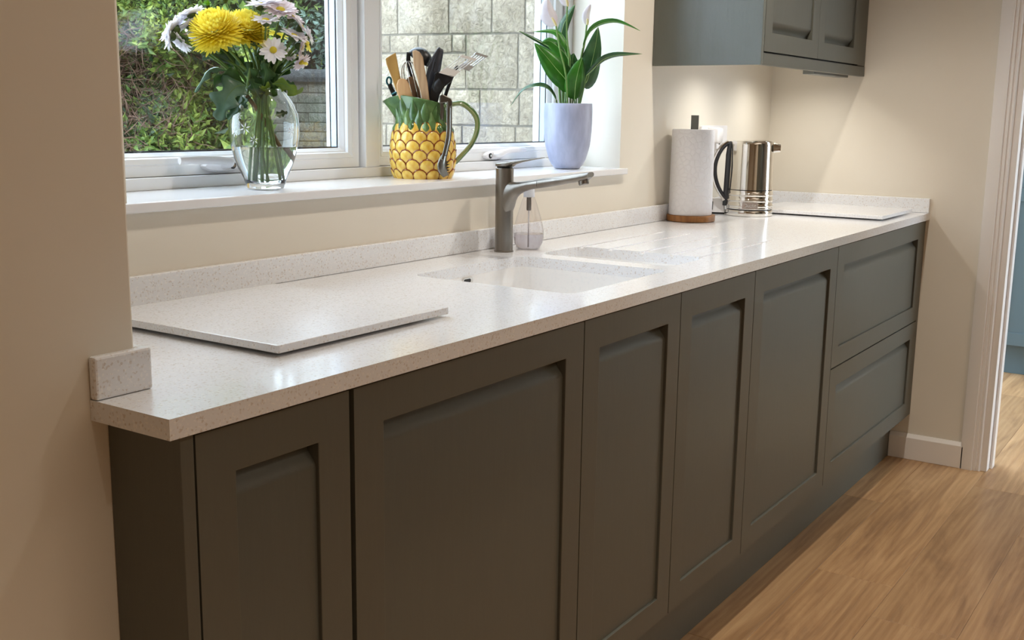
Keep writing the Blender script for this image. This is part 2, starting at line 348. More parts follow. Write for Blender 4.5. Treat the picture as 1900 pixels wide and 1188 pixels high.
def handle(par, x, z, sgn):
    b0 = MB(); el = lambda rx, rz, y: [(x+sgn*.004+rx*cos(t), y, z+rz*sin(t)) for t in [2*pi*i/20 for i in range(20)]]
    b0.rings([el(.05, .0125, SY), el(.05, .0125, SY-.008), el(.046, .0095, SY-.0125)])
    o = b0.build('handle_base', WHITEP, par, smooth=True)
    k = MB(); p = [(x, SY-.010, z+.002), (x, SY-.030, z+.006), (x+sgn*.012, SY-.034, z+.010), (x+sgn*.05, SY-.033, z+.014), (x+sgn*.10, SY-.030, z+.015), (x+sgn*.128, SY-.028, z+.014)]
    k.tube(bez(p, 15), [.0105]*6+[.009]*6+[.0075]*10, 10, 0, .8); k.build('window_handle', WHITEP, par, smooth=True)
    q = MB(); q.rings([[(x-sgn*.022+rr*cos(t), y, z+rr*sin(t)) for t in [2*pi*i/16 for i in range(16)]] for rr, y in ((.0075, SY-.008), (.0075, SY-.014), (.006, SY-.0145))]); q.build('handle_lock', BLACKP, par, smooth=True)
    q = MB(); q.rings([[(x-sgn*.022+rr*cos(t), y, z+rr*sin(t)) for t in [2*pi*i/12 for i in range(12)]] for rr, y in ((.0035, SY-.0144), (.003, SY-.0165))]); q.build('lock_barrel', CHROME, par, smooth=True)
handle(s1, .822, 1.125, -1); handle(s2, 1.80, 1.122, 1)

# ------------------------------------------------------------------ outdoors
gr = MB().box(-6, 16, .96, 16, -.3, -.15).build('ground', mat('garden_ground', (110, 104, 88), .95), kind='structure')
def stonemesh(wd, ht, seed, amp=.012, nx=6, nz=4):
    m = MB(); vs = []
    for j in range(nz+1):
        for i in range(nx+1):
            x = wd*i/nx; z = ht*j/nz; e = (i in (0, nx)) or (j in (0, nz))
            d = 0 if e else amp*(.7+.9*noise.noise(Vector((x*14+seed*7.3, z*14, seed))))
            jx = .0035*noise.noise(Vector((x*30, z*30, seed+5))) if e else 0
            vs.append((x+jx, -d, z+jx))
    F_ = [(j*(nx+1)+i, j*(nx+1)+i+1, (j+1)*(nx+1)+i+1, (j+1)*(nx+1)+i) for j in range(nz) for i in range(nx)]
    bd = [i for i in range(nx+1)]+[j*(nx+1)+nx for j in range(1, nz+1)]+[nz*(nx+1)+i for i in range(nx-1, -1, -1)]+[j*(nx+1) for j in range(nz-1, 0, -1)]
    k = len(vs); vs += [(vs[i][0], .02, vs[i][2]) for i in bd]; nb = len(bd)
    F_ += [(bd[i], k+i, k+(i+1) % nb, bd[(i+1) % nb]) for i in range(nb)]
    return m.add(vs, F_)
# wing wall of split-faced stone; local x runs toward the house, faces the window
P0 = Vector((2.953, 1.813, 0)); dr = Vector((.225, -.974, 0)).normalized()     # toward the house
nrm = Vector((-dr.y, dr.x, 0)); nrm = nrm if nrm.x > 0 else -nrm                # into the wall
TW_ = Matrix.Translation(P0) @ Matrix(((dr.x, nrm.x, 0, 0), (dr.y, nrm.y, 0, 0), (0, 0, 1, 0), (0, 0, 0, 1)))
ww = MB().box(-.52, .88, .004, .3, -.15, 2.5).xf(TW_).build('wall_wing', MORTAR, kind='structure')
def course(z0, z1, joints, seed0):
    for i in range(len(joints)-1):
        a, b_ = joints[i]+.004, joints[i+1]-.004
        o = stonemesh(b_-a, z1-z0-.009, seed0+i).build('stone', STONE, ww, smooth=True); o.matrix_world = TW_ @ Matrix.Translation((a, -.004, z0+.0045)); o.matrix_parent_inverse = Matrix()
        o.matrix_basis = TW_ @ Matrix.Translation((a, -.004, z0+.0045))
course(1.043, 1.188, [-.52, -.33, -.12, .02, .255, .45, .7, .88], 10)
course(1.188, 1.333, [-.52, -.29, -.07, .098, .27, .5, .66, .88], 20)
course(1.333, 1.478, [-.52, -.36, -.14, .035], 30); course(1.478, 1.553, [-.52, -.31, -.18, -.027, .035], 36)
course(1.333, 1.553, [.035, .262, .47, .7, .88], 42)
course(1.553, 1.70, [-.52, -.47, -.274, -.042, .147, .29, .52, .7, .88], 50)
course(1.70, 1.775, [-.52, -.37, -.2, -.03, .1, .26, .42, .6, .74, .88], 60)
course(1.775, 1.92, [-.52, -.3, -.1, .1, .3, .5, .7, .88], 70); course(1.92, 2.065, [-.52, -.4, -.2, .05, .2, .42, .6, .88], 80)
course(.897, 1.043, [-.52, -.4, -.16, .1, .22, .4, .64, .88], 90); course(.752, .897, [-.52, -.3, -.1, .06, .3, .5, .7, .88], 100)
# camera-independent frame for the garden: R = along the garden wall, A = away from the house
Rg = Vector((.556, -.831, 0)); Ag = Vector((.831, .556, 0)); C0 = Vector((-.7438, -.9402, 0))
def G(u, w_, z=0): return C0+Rg*u+Ag*w_+Vector((0, 0, z))
TG = Matrix.Translation(G(-2.6, 7.85)) @ Matrix(((Rg.x, Ag.x, 0, 0), (Rg.y, Ag.y, 0, 0), (0, 0, 1, 0), (0, 0, 0, 1)))
gw = MB().box(0, 3.2, .006, .25, -.15, 1.44).xf(TG).build('garden_wall', MORTAR, kind='structure')
rr = random.Random(5); z = .72; sd = 200
while z < 1.43:
    hh = rr.choice([.066, .066, .072, .1]); hh = min(hh, 1.44-z); x = .5-rr.random()*.2
    if hh < .03: break
    while x < 2.0:
        wd = rr.uniform(.16, .42); sd += 1
        o = stonemesh(wd-.008, hh-.008, sd, .008, 4, 2).build('stone', GSTONE, gw, smooth=True); o.matrix_basis = TG @ Matrix.Translation((x, -.002, z+.004)); x += wd
    z += hh
x = .2
while x < 2.6:
    wd = rr.uniform(.5, .7); m = stonemesh(wd-.008, .085, sd, .02, 6, 3); sd += 1
    m.box(0, wd-.008, .0, .3, .0, .082); o = m.build('coping_stone', COPING, gw, smooth=True); o.matrix_basis = TG @ Matrix.Translation((x, -.03, 1.435)); x += wd

def leaves(name, mats, gen, count, size, parent=None):
    r = random.Random(len(name)*31+count); vs = []; fs = []; mi = []
    for _ in range(count):
        q = gen(r)
        if q is None: continue
        p, dirv, mm, sz = q; ln = size*sz*r.uniform(.7, 1.25); wd = ln*.2
        d = Vector(dirv).normalized(); s = d.cross(Vector((r.uniform(-1, 1), r.uniform(-1, 1), r.uniform(-1, 1)))); s.normalize(); nn = d.cross(s)
        k = len(vs); vs += [p, p+d*ln*.45+s*wd+nn*wd*.4, p+d*ln-nn*ln*.12, p+d*ln*.45-s*wd+nn*wd*.4, p+d*ln*.5-nn*wd*.1]
        fs += [(k, k+1, k+4), (k+1, k+2, k+4), (k+2, k+3, k+4), (k+3, k, k+4)]; mi += [mm]*4
    me = bpy.data.meshes.new(name); me.from_pydata([tuple(a) for a in vs], [], fs)
    for x_ in mats: me.materials.append(x_)
    me.polygons.foreach_set('material_index', mi); o = bpy.data.objects.new(name, me); COL.objects.link(o); o.parent = parent; o['kind'] = 'stuff'; return o
def surf(u, z):   # bumpy hedge face: distance from the house
    return 5.75+.22*noise.noise(Vector((u*2.3, z*2.6, 1)))+.10*noise.noise(Vector((u*7, z*7, 4)))-(.22 if z > 1.55+.05*sin(u*5) else 0)+.25*max(0, min(1, (u+1.75)*3))*(1 if z < 1.5 else .4)
def bare(u, z):   # the clipped, twiggy patch low on the left
    return exp(-((u+2.08)/.24)**2-((z-1.32)/.20)**2)+.35*noise.noise(Vector((u*6, z*6, 9)))
hed = thing('hedge', 'garden hedge with a bare twiggy brown patch outside the left window', 'hedge', tuple(G(-2.2, 6, -.15)))
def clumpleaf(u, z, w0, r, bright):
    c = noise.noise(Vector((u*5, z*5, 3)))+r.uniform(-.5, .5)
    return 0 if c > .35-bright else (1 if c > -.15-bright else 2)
def gh(r):
    u = r.uniform(-3.0, -1.42); z = r.uniform(.85, 2.1); b_ = bare(u, z)
    cl = noise.noise(Vector((u*9, z*9, 7)))
    if z < 1.60 and (b_ > .42 or cl < -.3) and r.random() < .8: return None
    w_ = surf(u, z)+r.uniform(-.05, .22)*(1 if r.random() < .6 else .4)
    d = Vector(tuple(-Ag*r.uniform(.1, 1)+Rg*r.uniform(-1, 1)+Vector((0, 0, r.uniform(-.5, 1)))))
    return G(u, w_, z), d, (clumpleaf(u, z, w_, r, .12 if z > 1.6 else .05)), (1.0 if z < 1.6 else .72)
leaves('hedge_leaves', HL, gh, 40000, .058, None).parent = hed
hed.children[0].matrix_parent_inverse = hed.matrix_basis.inverted()
def gh2(r):     # the run of the hedge beyond the window's left edge, and its clipped top
    if r.random() < .72:
        u = r.uniform(-8.2, -2.95); z = r.uniform(.0, 2.5); w_ = surf(u, z)+r.uniform(-.05, .16)
    else:
        u = r.uniform(-8.2, -1.42); z = 2.42+.08*noise.noise(Vector((u*4, 2, 1)))+r.uniform(-.04, .08); w_ = r.uniform(5.6, 6.5)
        if r.random() < .25: u = -1.42+r.uniform(-.03, .06); z = r.uniform(.5, 2.45)
    d = Vector(tuple(-Ag*r.uniform(.1, 1)+Rg*r.uniform(-1, 1)+Vector((0, 0, r.uniform(-.5, 1)))))
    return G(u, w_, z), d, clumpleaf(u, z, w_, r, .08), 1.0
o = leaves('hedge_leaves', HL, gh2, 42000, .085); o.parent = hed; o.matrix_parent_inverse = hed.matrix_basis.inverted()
tw = MB(); r = random.Random(3)
for _ in range(3400):
    u = r.gauss(-2.08, .22); z = r.uniform(.8, 1.6)
    if u > -1.55: continue
    w_ = surf(u, z)+r.uniform(-.05, .14); p = G(u, w_, z); q = []
    d = Vector(tuple(Rg*r.uniform(-1, 1)+Ag*r.uniform(-.7, .4)+Vector((0, 0, r.uniform(-.8, 1))))).normalized()
    for k in range(4): q.append(p.copy()); d = (d+Vector((r.uniform(-.5, .5), r.uniform(-.5, .5), r.uniform(-.5, .5)))).normalized(); p = p+d*r.uniform(.03, .07)
    tw.tube(q, [.0028, .0026, .002, .001], 3, 0)
o = tw.build('hedge_twigs', TWIG, hed, True, kind='stuff')
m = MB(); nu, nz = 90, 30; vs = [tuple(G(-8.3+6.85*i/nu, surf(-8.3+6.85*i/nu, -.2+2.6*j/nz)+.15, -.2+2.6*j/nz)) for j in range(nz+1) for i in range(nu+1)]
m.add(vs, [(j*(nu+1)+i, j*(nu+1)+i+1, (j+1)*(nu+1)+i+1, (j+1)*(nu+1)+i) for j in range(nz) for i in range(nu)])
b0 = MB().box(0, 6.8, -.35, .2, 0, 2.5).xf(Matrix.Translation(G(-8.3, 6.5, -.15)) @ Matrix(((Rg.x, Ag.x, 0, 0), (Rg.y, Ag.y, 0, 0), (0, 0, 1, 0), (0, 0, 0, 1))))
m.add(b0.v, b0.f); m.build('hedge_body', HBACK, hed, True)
shr = thing('shrub', 'dark green shrub rising behind the coping of the low garden wall', 'shrub', tuple(G(-1.8, 8.7, -.15)))
def gs(r):
    u = r.uniform(-3.0, -.7); z = r.uniform(1.35, 2.9); w_ = 8.45+.25*noise.noise(Vector((u*3, z*3, 2)))+r.uniform(-.06, .25)
    c = noise.noise(Vector((u*4, z*4, 11)))
    if noise.noise(Vector((u*8, z*8, 5))) < -.22 and r.random() < .85: return None
    d = Vector(tuple(-Ag*r.uniform(.1, 1)+Rg*r.uniform(-1, 1)+Vector((0, 0, r.uniform(-.8, 1)))))
    return G(u, w_, z), d, (3 if (u > -1.75 and z < 1.95 and r.random() < .45) else (2 if c+r.uniform(-.3, .3) < .12 else 1 if r.random() < .75 else 0)), 1.0
o = leaves('shrub_leaves', HL, gs, 15000, .062); o.parent = shr; o.matrix_parent_inverse = shr.matrix_basis.inverted()
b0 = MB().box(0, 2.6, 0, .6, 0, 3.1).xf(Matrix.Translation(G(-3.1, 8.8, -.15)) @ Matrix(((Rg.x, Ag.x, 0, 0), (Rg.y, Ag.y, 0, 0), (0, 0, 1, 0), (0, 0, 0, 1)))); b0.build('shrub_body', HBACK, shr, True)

# ------------------------------------------------------------------ base cabinets
def door_parts(par, x0, x1, z0, z1, yf=YF, st=.058, rail=.057, brail=.056, scoop='top', name='door', fm=PAINT, ax='y', sgn=1):
    """shaker front: ring frame .022 thick, recessed panel that curls back into a finger scoop"""
    T = .022
    def rg(a, t, bb, y): return [(x0+a, y, z0+bb), (x1-a, y, z0+bb), (x1-a, y, z1-t), (x0+a, y, z1-t)]
    R = [rg(0, 0, 0, yf), rg(st, rail, brail, yf), rg(st, rail, brail, yf+T), rg(0, 0, 0, yf+T)]
    d = MB(); d.rings(R+[R[0]], 0, False, False); dd = d.build(name, fm, par, True, bevel=.0012)
    p0, p1 = z0+brail-.002, z1-rail+.002; pr = []
    N = 8; h = .036
    for i in range(N+1):
        s = i/N; pr.append((yf+.006+.0075*(1-cos(pi*min(1, s/.74))), p1-h+h*s))
    pr = [(yf+.006, p0)]+pr if scoop == 'top' else [(y, p0+p1-zz) for y, zz in ([(yf+.006, p0)]+pr)]
    back = [(y+.004, zz) for y, zz in pr[::-1]]; poly = pr+back
    pn = MB().prism(poly, x0+st-.001, x1-st+.001, 'x'); pn.build('panel', fm, dd, False, smooth=True)
    return dd
def carcass(par, x0, x1, z0=.168, z1=ZT-.001, y0=YF+.024, y1=.59, mt=None):
    MB().box(x0, x1, y0, y1, z0, z1).build('carcass', mt or CARC, par, True)
ZD0, ZD1 = .170, .880
PLZ = .168
c1 = thing('base_cabinet', 'narrow grey green base cabinet at the left end of the worktop', 'cabinet', (.17, .3, 0), group='base cabinets under the worktop')
carcass(c1, .0668, .298); MB().box(.0215, .0402, YF, YP-.001, .0005, ZT-.001).build('end_panel', PAINT, c1, True, bevel=.001)
door_parts(c1, .0428, .2965, ZD0, ZD1)
c2 = thing('integrated_dishwasher', 'wide grey green appliance front between the narrow left cabinet and the sink doors', 'dishwasher', (.6, .3, 0))
carcass(c2, .3065, .907); door_parts(c2, .306, .9085, ZD0, ZD1, st=.060)
c3 = thing('sink_cabinet', 'grey green sink base cabinet with two doors', 'cabinet', (1.3, .3, 0), group='base cabinets under the worktop')
m = MB().box(.912, 1.712, YF+.024, .09-.012, .168, ZT-.001).build('carcass', CARC, c3, True)
door_parts(c3, .9115, 1.3052, ZD0, ZD1, st=.056); door_parts(c3, 1.3082, 1.7116, ZD0, ZD1, st=.056)
c4 = thing('base_cabinet', 'single-door grey green base cabinet between sink doors and drawers', 'cabinet', (2.0, .3, 0), group='base cabinets under the worktop')
carcass(c4, 1.715, 2.337); door_parts(c4, 1.7146, 2.3371, ZD0, ZD1, st=.060)
c5 = thing('drawer_unit', 'grey green two-drawer unit at the right end of the worktop', 'drawers', (2.8, .3, 0))
carcass(c5, 2.3405, 3.30)
door_parts(c5, 2.3401, 3.2998, .5245, ZD1, st=.063, name='drawer'); door_parts(c5, 2.3401, 3.2998, ZD0, .5205, st=.063, name='drawer')
MB().box(3.3025, L-.0005, YF+.001, .59, PLZ, ZT-.001).build('filler_panel', PAINT, c5, True, bevel=.001)
pl = MB().box(.0405, L-.0185, .0758, .094, .0005, PLZ-.001).build('plinth', PAINT, bevel=.001)
tag(pl, 'long grey green plinth board under the base cabinets', 'plinth')

# ------------------------------------------------------------------ worktop with bowls and drainer
def boolean(o, cutters):
    for c_ in cutters:
        q = o.modifiers.new('c', 'BOOLEAN'); q.object = c_; q.operation = 'DIFFERENCE'; q.solver = 'EXACT'
    dg = bpy.context.evaluated_depsgraph_get(); me = bpy.data.meshes.new_from_object(o.evaluated_get(dg)); o.modifiers.clear(); o.data = me
    for c_ in cutters: bpy.data.objects.remove(c_, do_unlink=True)
wt = thing('worktop', 'long pale speckled quartz worktop with moulded sink and drainer grooves', 'worktop', (1.6, .3, ZT))
sl = MB().prism([(0, 0), (L-.0005, 0), (L-.0005, YW-.0005), (XP+.0005, YW-.0005), (XP+.0005, YP-.0005), (0, YP-.0005)], ZT, H).build('slab', QUARTZ)
B1 = (.992, 1.398, .0855, .470); B2 = (1.458, 1.651, .108, .458)
cut = []
for (a, b_, c_, d), rad in ((B1, .03), (B2, .035)):
    cut.append(MB().prism(rrect(a, b_, c_, d, rad), ZT-.05, H+.05).build('cutter', QUARTZ))
for gy, gx0 in ((.448, 1.640), (.3685, 1.640), (.280, 1.640), (.2005, 1.640), (.122, 1.640)):
    pts = [(gx0, gy, H-.0010), (1.9, gy, H+.0004), (2.08, gy, H+.0022), (2.125, gy, H+.0052)]
    cut.append(MB().tube(pts, [.0062, .0060, .0058, .0048], 12).build('cutter', QUARTZ))
boolean(sl, cut)
q = sl.modifiers.new('b', 'BEVEL'); q.width = .0022; q.segments = 2; q.limit_method = 'ANGLE'; q.angle_limit = radians(50)
sl.parent = wt; sl.matrix_parent_inverse = wt.matrix_basis.inverted()
def bowl(B, rad, depth, name):
    a, b_, c_, d = B; R = []
    for ins, z, r_ in ((-.0005, H-.004, rad), (0, ZT, rad), (.004, H-depth*.6, rad+.004), (.007, H-depth+.03, rad+.008), (.014, H-depth+.009, rad+.014), (.034, H-depth, rad+.02), (.08, H-depth-.002, rad)):
        R.append([(x, y, z) for x, y in rrect(a+ins, b_-ins, c_+ins, d-ins, min(r_, (b_-a)/2-ins-.002))])
    o = MB().rings(R, 0, False, True).build(name, BOWL, wt, True, smooth=True); return o
bw = bowl(B1, .03, .19, 'sink_bowl'); hb = bowl(B2, .035, .13, 'half_bowl')
for (x, y, z, par) in ((1.195, .28, H-.19, bw), (1.555, .28, H-.13, hb)):
    MB().lathe([(.001, z+.001), (.042, z+.002), (.045, z-.001)], 24, (x, y)).build('waste_strainer', CHROME, par, False, smooth=True)
m = MB(); m.rings([[(x, y, z) for x, z in rrect(1.165, 1.202, .870, .8825, .0055, 4)] for y in (.4675, .4655)])
m.build('overflow_slot', CHROME, bw, smooth=True)
m = MB(); m.rings([[(x, y, z) for x, z in rrect(1.168, 1.193, .872, .8805, .004, 4)] for y in (.4655, .465)]); m.build('overflow_opening', BLACKP, bw)
# upstands
u1 = MB().prism([(0, YP-TU), (XP+TU, YP-TU), (XP+TU, D), (XP+.0005, D), (XP+.0005, YP-.0005), (0, YP-.0005)], H+.0003, H+HU).build('upstand', QUARTZ, bevel=.003)
tag(u1, 'short speckled quartz upstand wrapped round the left wall corner', 'upstand', 'quartz upstands round the worktop')
u2 = MB().box(XP+TU+.0002, L-TU-.001, D, YW-.0005, H+.0003, H+HU).build('upstand', QUARTZ, bevel=.002)
tag(u2, 'long speckled quartz upstand along the wall under the window', 'upstand', 'quartz upstands round the worktop')
u3 = MB().box(L-TU-.0005, L-.0005, .001, YW-.0005, H+.0003, H+HU).build('upstand', QUARTZ, bevel=.002)
tag(u3, 'speckled quartz upstand on the right end wall behind the chopping board', 'upstand', 'quartz upstands round the worktop')

# chopping boards
def board(x0, x1, y0, y1, rz, label):
    cx_, cy_ = (x0+x1)/2, (y0+y1)/2; t = thing('worktop_saver', label, 'chopping board', (cx_, cy_, H), rz, 'quartz worktop saver boards')
    a, b_ = (x1-x0)/2, (y1-y0)/2
    MB().prism(rrect(-a, a, -b_, b_, .003, 3), .005, .0165).build('board', QUARTZ, t, bevel=.0012)
    for sx in (-1, 1):
        for sy in (-1, 1): MB().lathe([(.009, .0002), (.01, .005)], 14, (sx*(a-.05), sy*(b_-.05))).build('foot', WHITEP, t, smooth=True)
board(.286, .668, .128, .531, 0, 'speckled quartz board lying at the left end of the worktop')
board(2.89, 3.262, .045, .51, 0, 'speckled quartz board lying beside the kettle, against the right wall')

# ------------------------------------------------------------------ wall cabinet
wc = thing('wall_cabinet', 'grey green double-door wall cabinet in the corner above the kettle', 'cabinet', (2.8, .45, 1.385))
WX0, WY0, WZ0, WZ1 = 2.325, .2675, 1.386, 2.1
MB().box(WX0, WX0+.019, WY0, YW-.001, WZ0, WZ1).build('side_panel', GRAINP, wc, True, bevel=.001)
MB().box(WX0+.019, L-.001, WY0+.045, YW-.001, 1.438, WZ1).build('carcass', mat('cabinet_white_underside', (225, 222, 214), .5), wc, True)
MB().box(WX0+.0195, L-.001, WY0, WY0+.02, WZ0, 1.4195).build('pelmet', PAINT, wc, True, bevel=.001)
MB().box(WX0+.0195, L-.001, WY0+.0205, WY0+.0445, 1.405, 1.437).build('gap_light_stop', CARC, wc, True)  # added strip that keeps lamp light from leaking through the gap under the doors
MB().box(3.243, L-.001, WY0+.001, WY0+.02, 1.4215, WZ1).build('filler_panel', PAINT, wc, True, bevel=.001)
door_parts(wc, 2.346, 2.8085, 1.4245, WZ1, yf=WY0+.0, st=.058, brail=.054, scoop='bottom')
door_parts(wc, 2.8105, 3.2415, 1.4245, WZ1, yf=WY0+.0, st=.058, brail=.054, scoop='bottom')
MB().box(2.92, 3.29, WY0+.046, WY0+.085, 1.3805, 1.4375).build('lamp_driver', GREYM, wc, True, bevel=.002)
for x in (2.65, 3.07):
    MB().lathe([(.03, 1.4379), (.03, 1.432), (.024, 1.4315)], 24, (x, .42)).build('cabinet_lamp', CHROME, wc, True, smooth=True)
    spot(x, .42, 1.427, CAB_W, (1.0, .97, .91), 2.7, 1.0, .008)
for x, wh in ((.9, 'left half of the worktop'), (2.2, 'drainer side of the worktop')):
    o = MB().lathe([(.045, CEILZ), (.045, CEILZ-.004), (.036, CEILZ-.005), (.034, CEILZ-.001)], 24, (x, -.06)).build('ceiling_downlight', CHROME, smooth=True)
    tag(o, 'round recessed ceiling downlight above the '+wh, 'ceiling light', 'ceiling downlights above the worktop')

# unseen tall cabinets added behind the camera as dark bands for chrome reflections
for x0, lb in ((.2, 'left one'), (1.45, 'right one')):
    t = thing('reflection_cabinet', 'unseen grey green cabinet added opposite the window for dark reflections, '+lb, 'cabinet', (x0+.6, -3.3, 0))
    MB().box(x0, x0+1.2, -3.599, -3.03, .12, 2.2).build('carcass', CARC, t, True); MB().box(x0+.01, x0+1.19, -3.599, -3.07, .001, .119).build('plinth', PAINT, t, True)
    for k in range(2): MB().box(x0+.003+.6*k, x0+.597+.6*k, -3.029, -3.008, .13, 2.19).build('door', PAINT, t, True, bevel=.002)
# tall larder seen through the doorway, cool daylight tint painted in
ld = thing('tall_larder', 'tall grey green larder cabinet, daylight blue put into its colour, seen through the doorway', 'cabinet', (5.25, -.45, 0))
MB().box(5.022, 5.58, -.98, .10, .15, 2.25).build('carcass', DAYTINTP, ld, True); MB().box(5.06, 5.58, -.96, .09, .001, .149).build('plinth', DAYTINTP, ld, True)
for nm, z0, z1 in (('door', .152, .918), ('door', .922, 2.245)):
    for y0, y1 in ((-.453, .042), (-.955, -.457)):
        d = MB(); rg = lambda a, x: [(x, y0+a, z0+a), (x, y1-a, z0+a), (x, y1-a, z1-a), (x, y0+a, z1-a)]
        R = [rg(0, 5.0), rg(.062, 5.0), rg(.062, 5.02), rg(0, 5.02)]; dd = d.rings(R+[R[0]], 0, False, False).build(nm, DAYTINTP, ld, True, bevel=.0012)
        MB().box(5.008, 5.0195, y0+.061, y1-.061, z0+.061, z1-.061).build('panel', DAYTINTP, dd)

# ------------------------------------------------------------------ tap
tp = thing('kitchen_tap', 'brushed steel single-lever tap behind the sink', 'tap', (1.439, .546, H))
TX = 1.439
MB().lathe([(.0235, H+.0003), (.0235, H+.003), (.0215, H+.004), (.0215, 1.1095), (.0205, 1.1105)], 40, (TX, .546)).build('tap_body', STEEL, tp, True, smooth=True)
MB().lathe([(.0190, 1.1105), (.0190, 1.1125)], 32, (TX, .546)).build('joint_ring', BLACKP, tp, True, smooth=True)
m = MB(); sec = []
for y, zt, zb, hw in ((.5705, 1.122, 1.1125, .004), (.562, 1.1225, 1.1125, .016), (.546, 1.1245, 1.1125, .0212), (.530, 1.1262, 1.1135, .0195), (.522, 1.1275, 1.119, .0165), (.50, 1.1310, 1.1255, .0135), (.46, 1.1365, 1.1335, .0115), (.439, 1.139, 1.1372, .010)):
    zc, hh = (zt+zb)/2, (zt-zb)/2; sec.append([(TX+hw*math.copysign(abs(cos(t))**.5, cos(t)), y, zc+hh*math.copysign(abs(sin(t))**.5, sin(t))) for t in [2*pi*(i+.5)/16 for i in range(16)]])
m.rings(sec); m.build('lever', STEEL, tp, True, smooth=True)
def section(y, zt, zb, hw, n=20, e=.75):
    zc, hh = (zt+zb)/2, (zt-zb)/2
    return [(TX+hw*math.copysign(abs(cos(t))**e, cos(t)), y, zc+hh*math.copysign(abs(sin(t))**e, sin(t))) for t in [2*pi*(i+.5)/n for i in range(n)]]
MB().rings([section(*a) for a in ((.546, 1.080, .985, .0205), (.532, 1.0795, .995, .0195), (.5245, 1.0790, 1.012, .0180), (.520, 1.0788, 1.028, .0170), (.514, 1.0788, 1.0400, .0162), (.504, 1.0795, 1.0495, .0155), (.49, 1.0815, 1.0570, .0150), (.47, 1.0848, 1.0632, .0148), (.4465, 1.0890, 1.0672, .0148))]).build('spout', STEEL, tp, True, smooth=True)
MB().rings([section(*a) for a in ((.4468, 1.0885, 1.0678, .0140), (.4455, 1.0885, 1.0678, .0140))]).build('spout_joint', BLACKP, tp, True)
hd = MB().rings([section(*a) for a in ((.4452, 1.0895, 1.0672, .0149), (.42, 1.0932, 1.0715, .0152), (.38, 1.0993, 1.0792, .0158), (.34, 1.1056, 1.0868, .0162), (.318, 1.1092, 1.0915, .0160), (.3095, 1.1104, 1.0990, .0150))]).build('spray_head', STEEL, tp, True, smooth=True)
a = MB().lathe([(.0118, 0), (.0122, -.008), (.0105, -.010)], 20); a.xf(Matrix.Translation((TX, .3285, 1.0905)) @ Matrix.Rotation(radians(-14), 4, 'X')); a.build('aerator', STEEL, hd, smooth=True)

# ------------------------------------------------------------------ soap bottle
sb = thing('soap_bottle', 'clear pear-shaped bottle of liquid soap behind the tap', 'bottle', (1.528, .533, H+.0004))
pr = [(.024, .0), (.030, .003), (.0355, .014), (.0378, .028), (.0378, .040), (.0355, .056), (.030, .078), (.0232, .100), (.0175, .118), (.0138, .127), (.0130, .131)]
MB().lathe(pr, 36, cap1=False).build('bottle_body', BOTTLE, sb, smooth=True)
MB().lathe([(.023, .0012), (.0290, .0040), (.0345, .0145), (.0368, .028), (.0368, .037), (.0005, .0371)], 36).build('liquid', SOAP, sb, smooth=True)
MB().lathe([(.0138, .127), (.0138, .146), (.0125, .148), (.0060, .1485), (.0060, .160), (.0045, .161)], 24).build('pump_collar', mat('frosted_plastic', (215, 218, 226), .4), sb, smooth=True)
MB().lathe([(.0052, .094), (.0060, .097), (.0060, .126)], 14).build('pump_spring', STEEL, sb, smooth=True)
MB().lathe([(.0018, .008), (.0018, .094)], 8).build('dip_tube', WHITEP, sb, smooth=True)

# ------------------------------------------------------------------ kitchen roll
RC = (2.474, .532); kr = thing('kitchen_roll_holder', 'kitchen roll stand with round wooden base and grey post', 'holder', (*RC, H+.0004))
MB().lathe([(.073, 0), (.0762, .002), (.0762, .0185), (.0745, .0202)], 48).build('base', ACACIA, kr, smooth=True)
MB().prism(rrect(-.0118, .0118, -.0118, .0118, .002, 3), .0202, .330).build('post', GREYM, kr).rotation_euler.z = -1.1
ro = MB(); prf = [(.0205, .0), (.0672, .0), (.0682, .003), (.0680, .06), (.0674, .13), (.0666, .20), (.0660, .262), (.0650, .266), (.0205, .266)]
ro.lathe(prf+[prf[0]], 56, cap0=False, cap1=False)
o = ro.build('kitchen_roll', PAPER, smooth=True); o.location = (RC[0]-.0016, RC[1]+.0024, H+.0212)
tag(o, 'white quilted paper kitchen roll standing on its wooden stand', 'kitchen roll')

# ------------------------------------------------------------------ kettle
kc = (2.797, .4665); kt = thing('kettle', 'polished steel kettle with black handle beside the kitchen roll', 'kettle', (*kc, H+.0004), -1.194)
MB().lathe([(.0765, 0), (.0785, .003), (.0785, .017), (.0770, .0195)], 56).build('kettle_base', CHROME, kt, smooth=True)
MB().lathe([(.0745, .0195), (.0745, .0235)], 48).build('seam_band', BLACKP, kt, smooth=True)
lw = [(.0768, .0235), (.0775, .026)]
for zr in (.034, .052, .071):
    lw += [(.0772-zr*.03, zr-.0045), (.0785-zr*.03, zr-.003), (.0788-zr*.03, zr), (.0785-zr*.03, zr+.003), (.0772-zr*.03, zr+.0045)]
lw += [(.0745, .0855)]
MB().lathe(lw, 56).build('ribbed_band', CHROME, kt, smooth=True)
MB().lathe([(.0722, .0855), (.0722, .0880)], 48).build('seam_band', BLACKP, kt, smooth=True)
MB().lathe([(.0740, .0880), (.0738, .095), (.0722, .17), (.0712, .235), (.0706, .243), (.0690, .2465), (.0660, .2470), (.064, .2440)], 64).build('kettle_body', CHROME, kt, smooth=True)
MB().lathe([(.0655, .2442), (.063, .2490), (.045, .2515), (.012, .2525)], 48).build('lid', CHROME, kt, smooth=True)
sp = MB(); sp.rings([[(x, y, z) for y, z in rrect(-.0165, .0165, .213-d, .239+d, .004, 3)] for x, d in ((.066, .004), (.078, .001), (.090, .0), (.0925, -.0015))]); sp.build('spout', CHROME, kt, smooth=True)
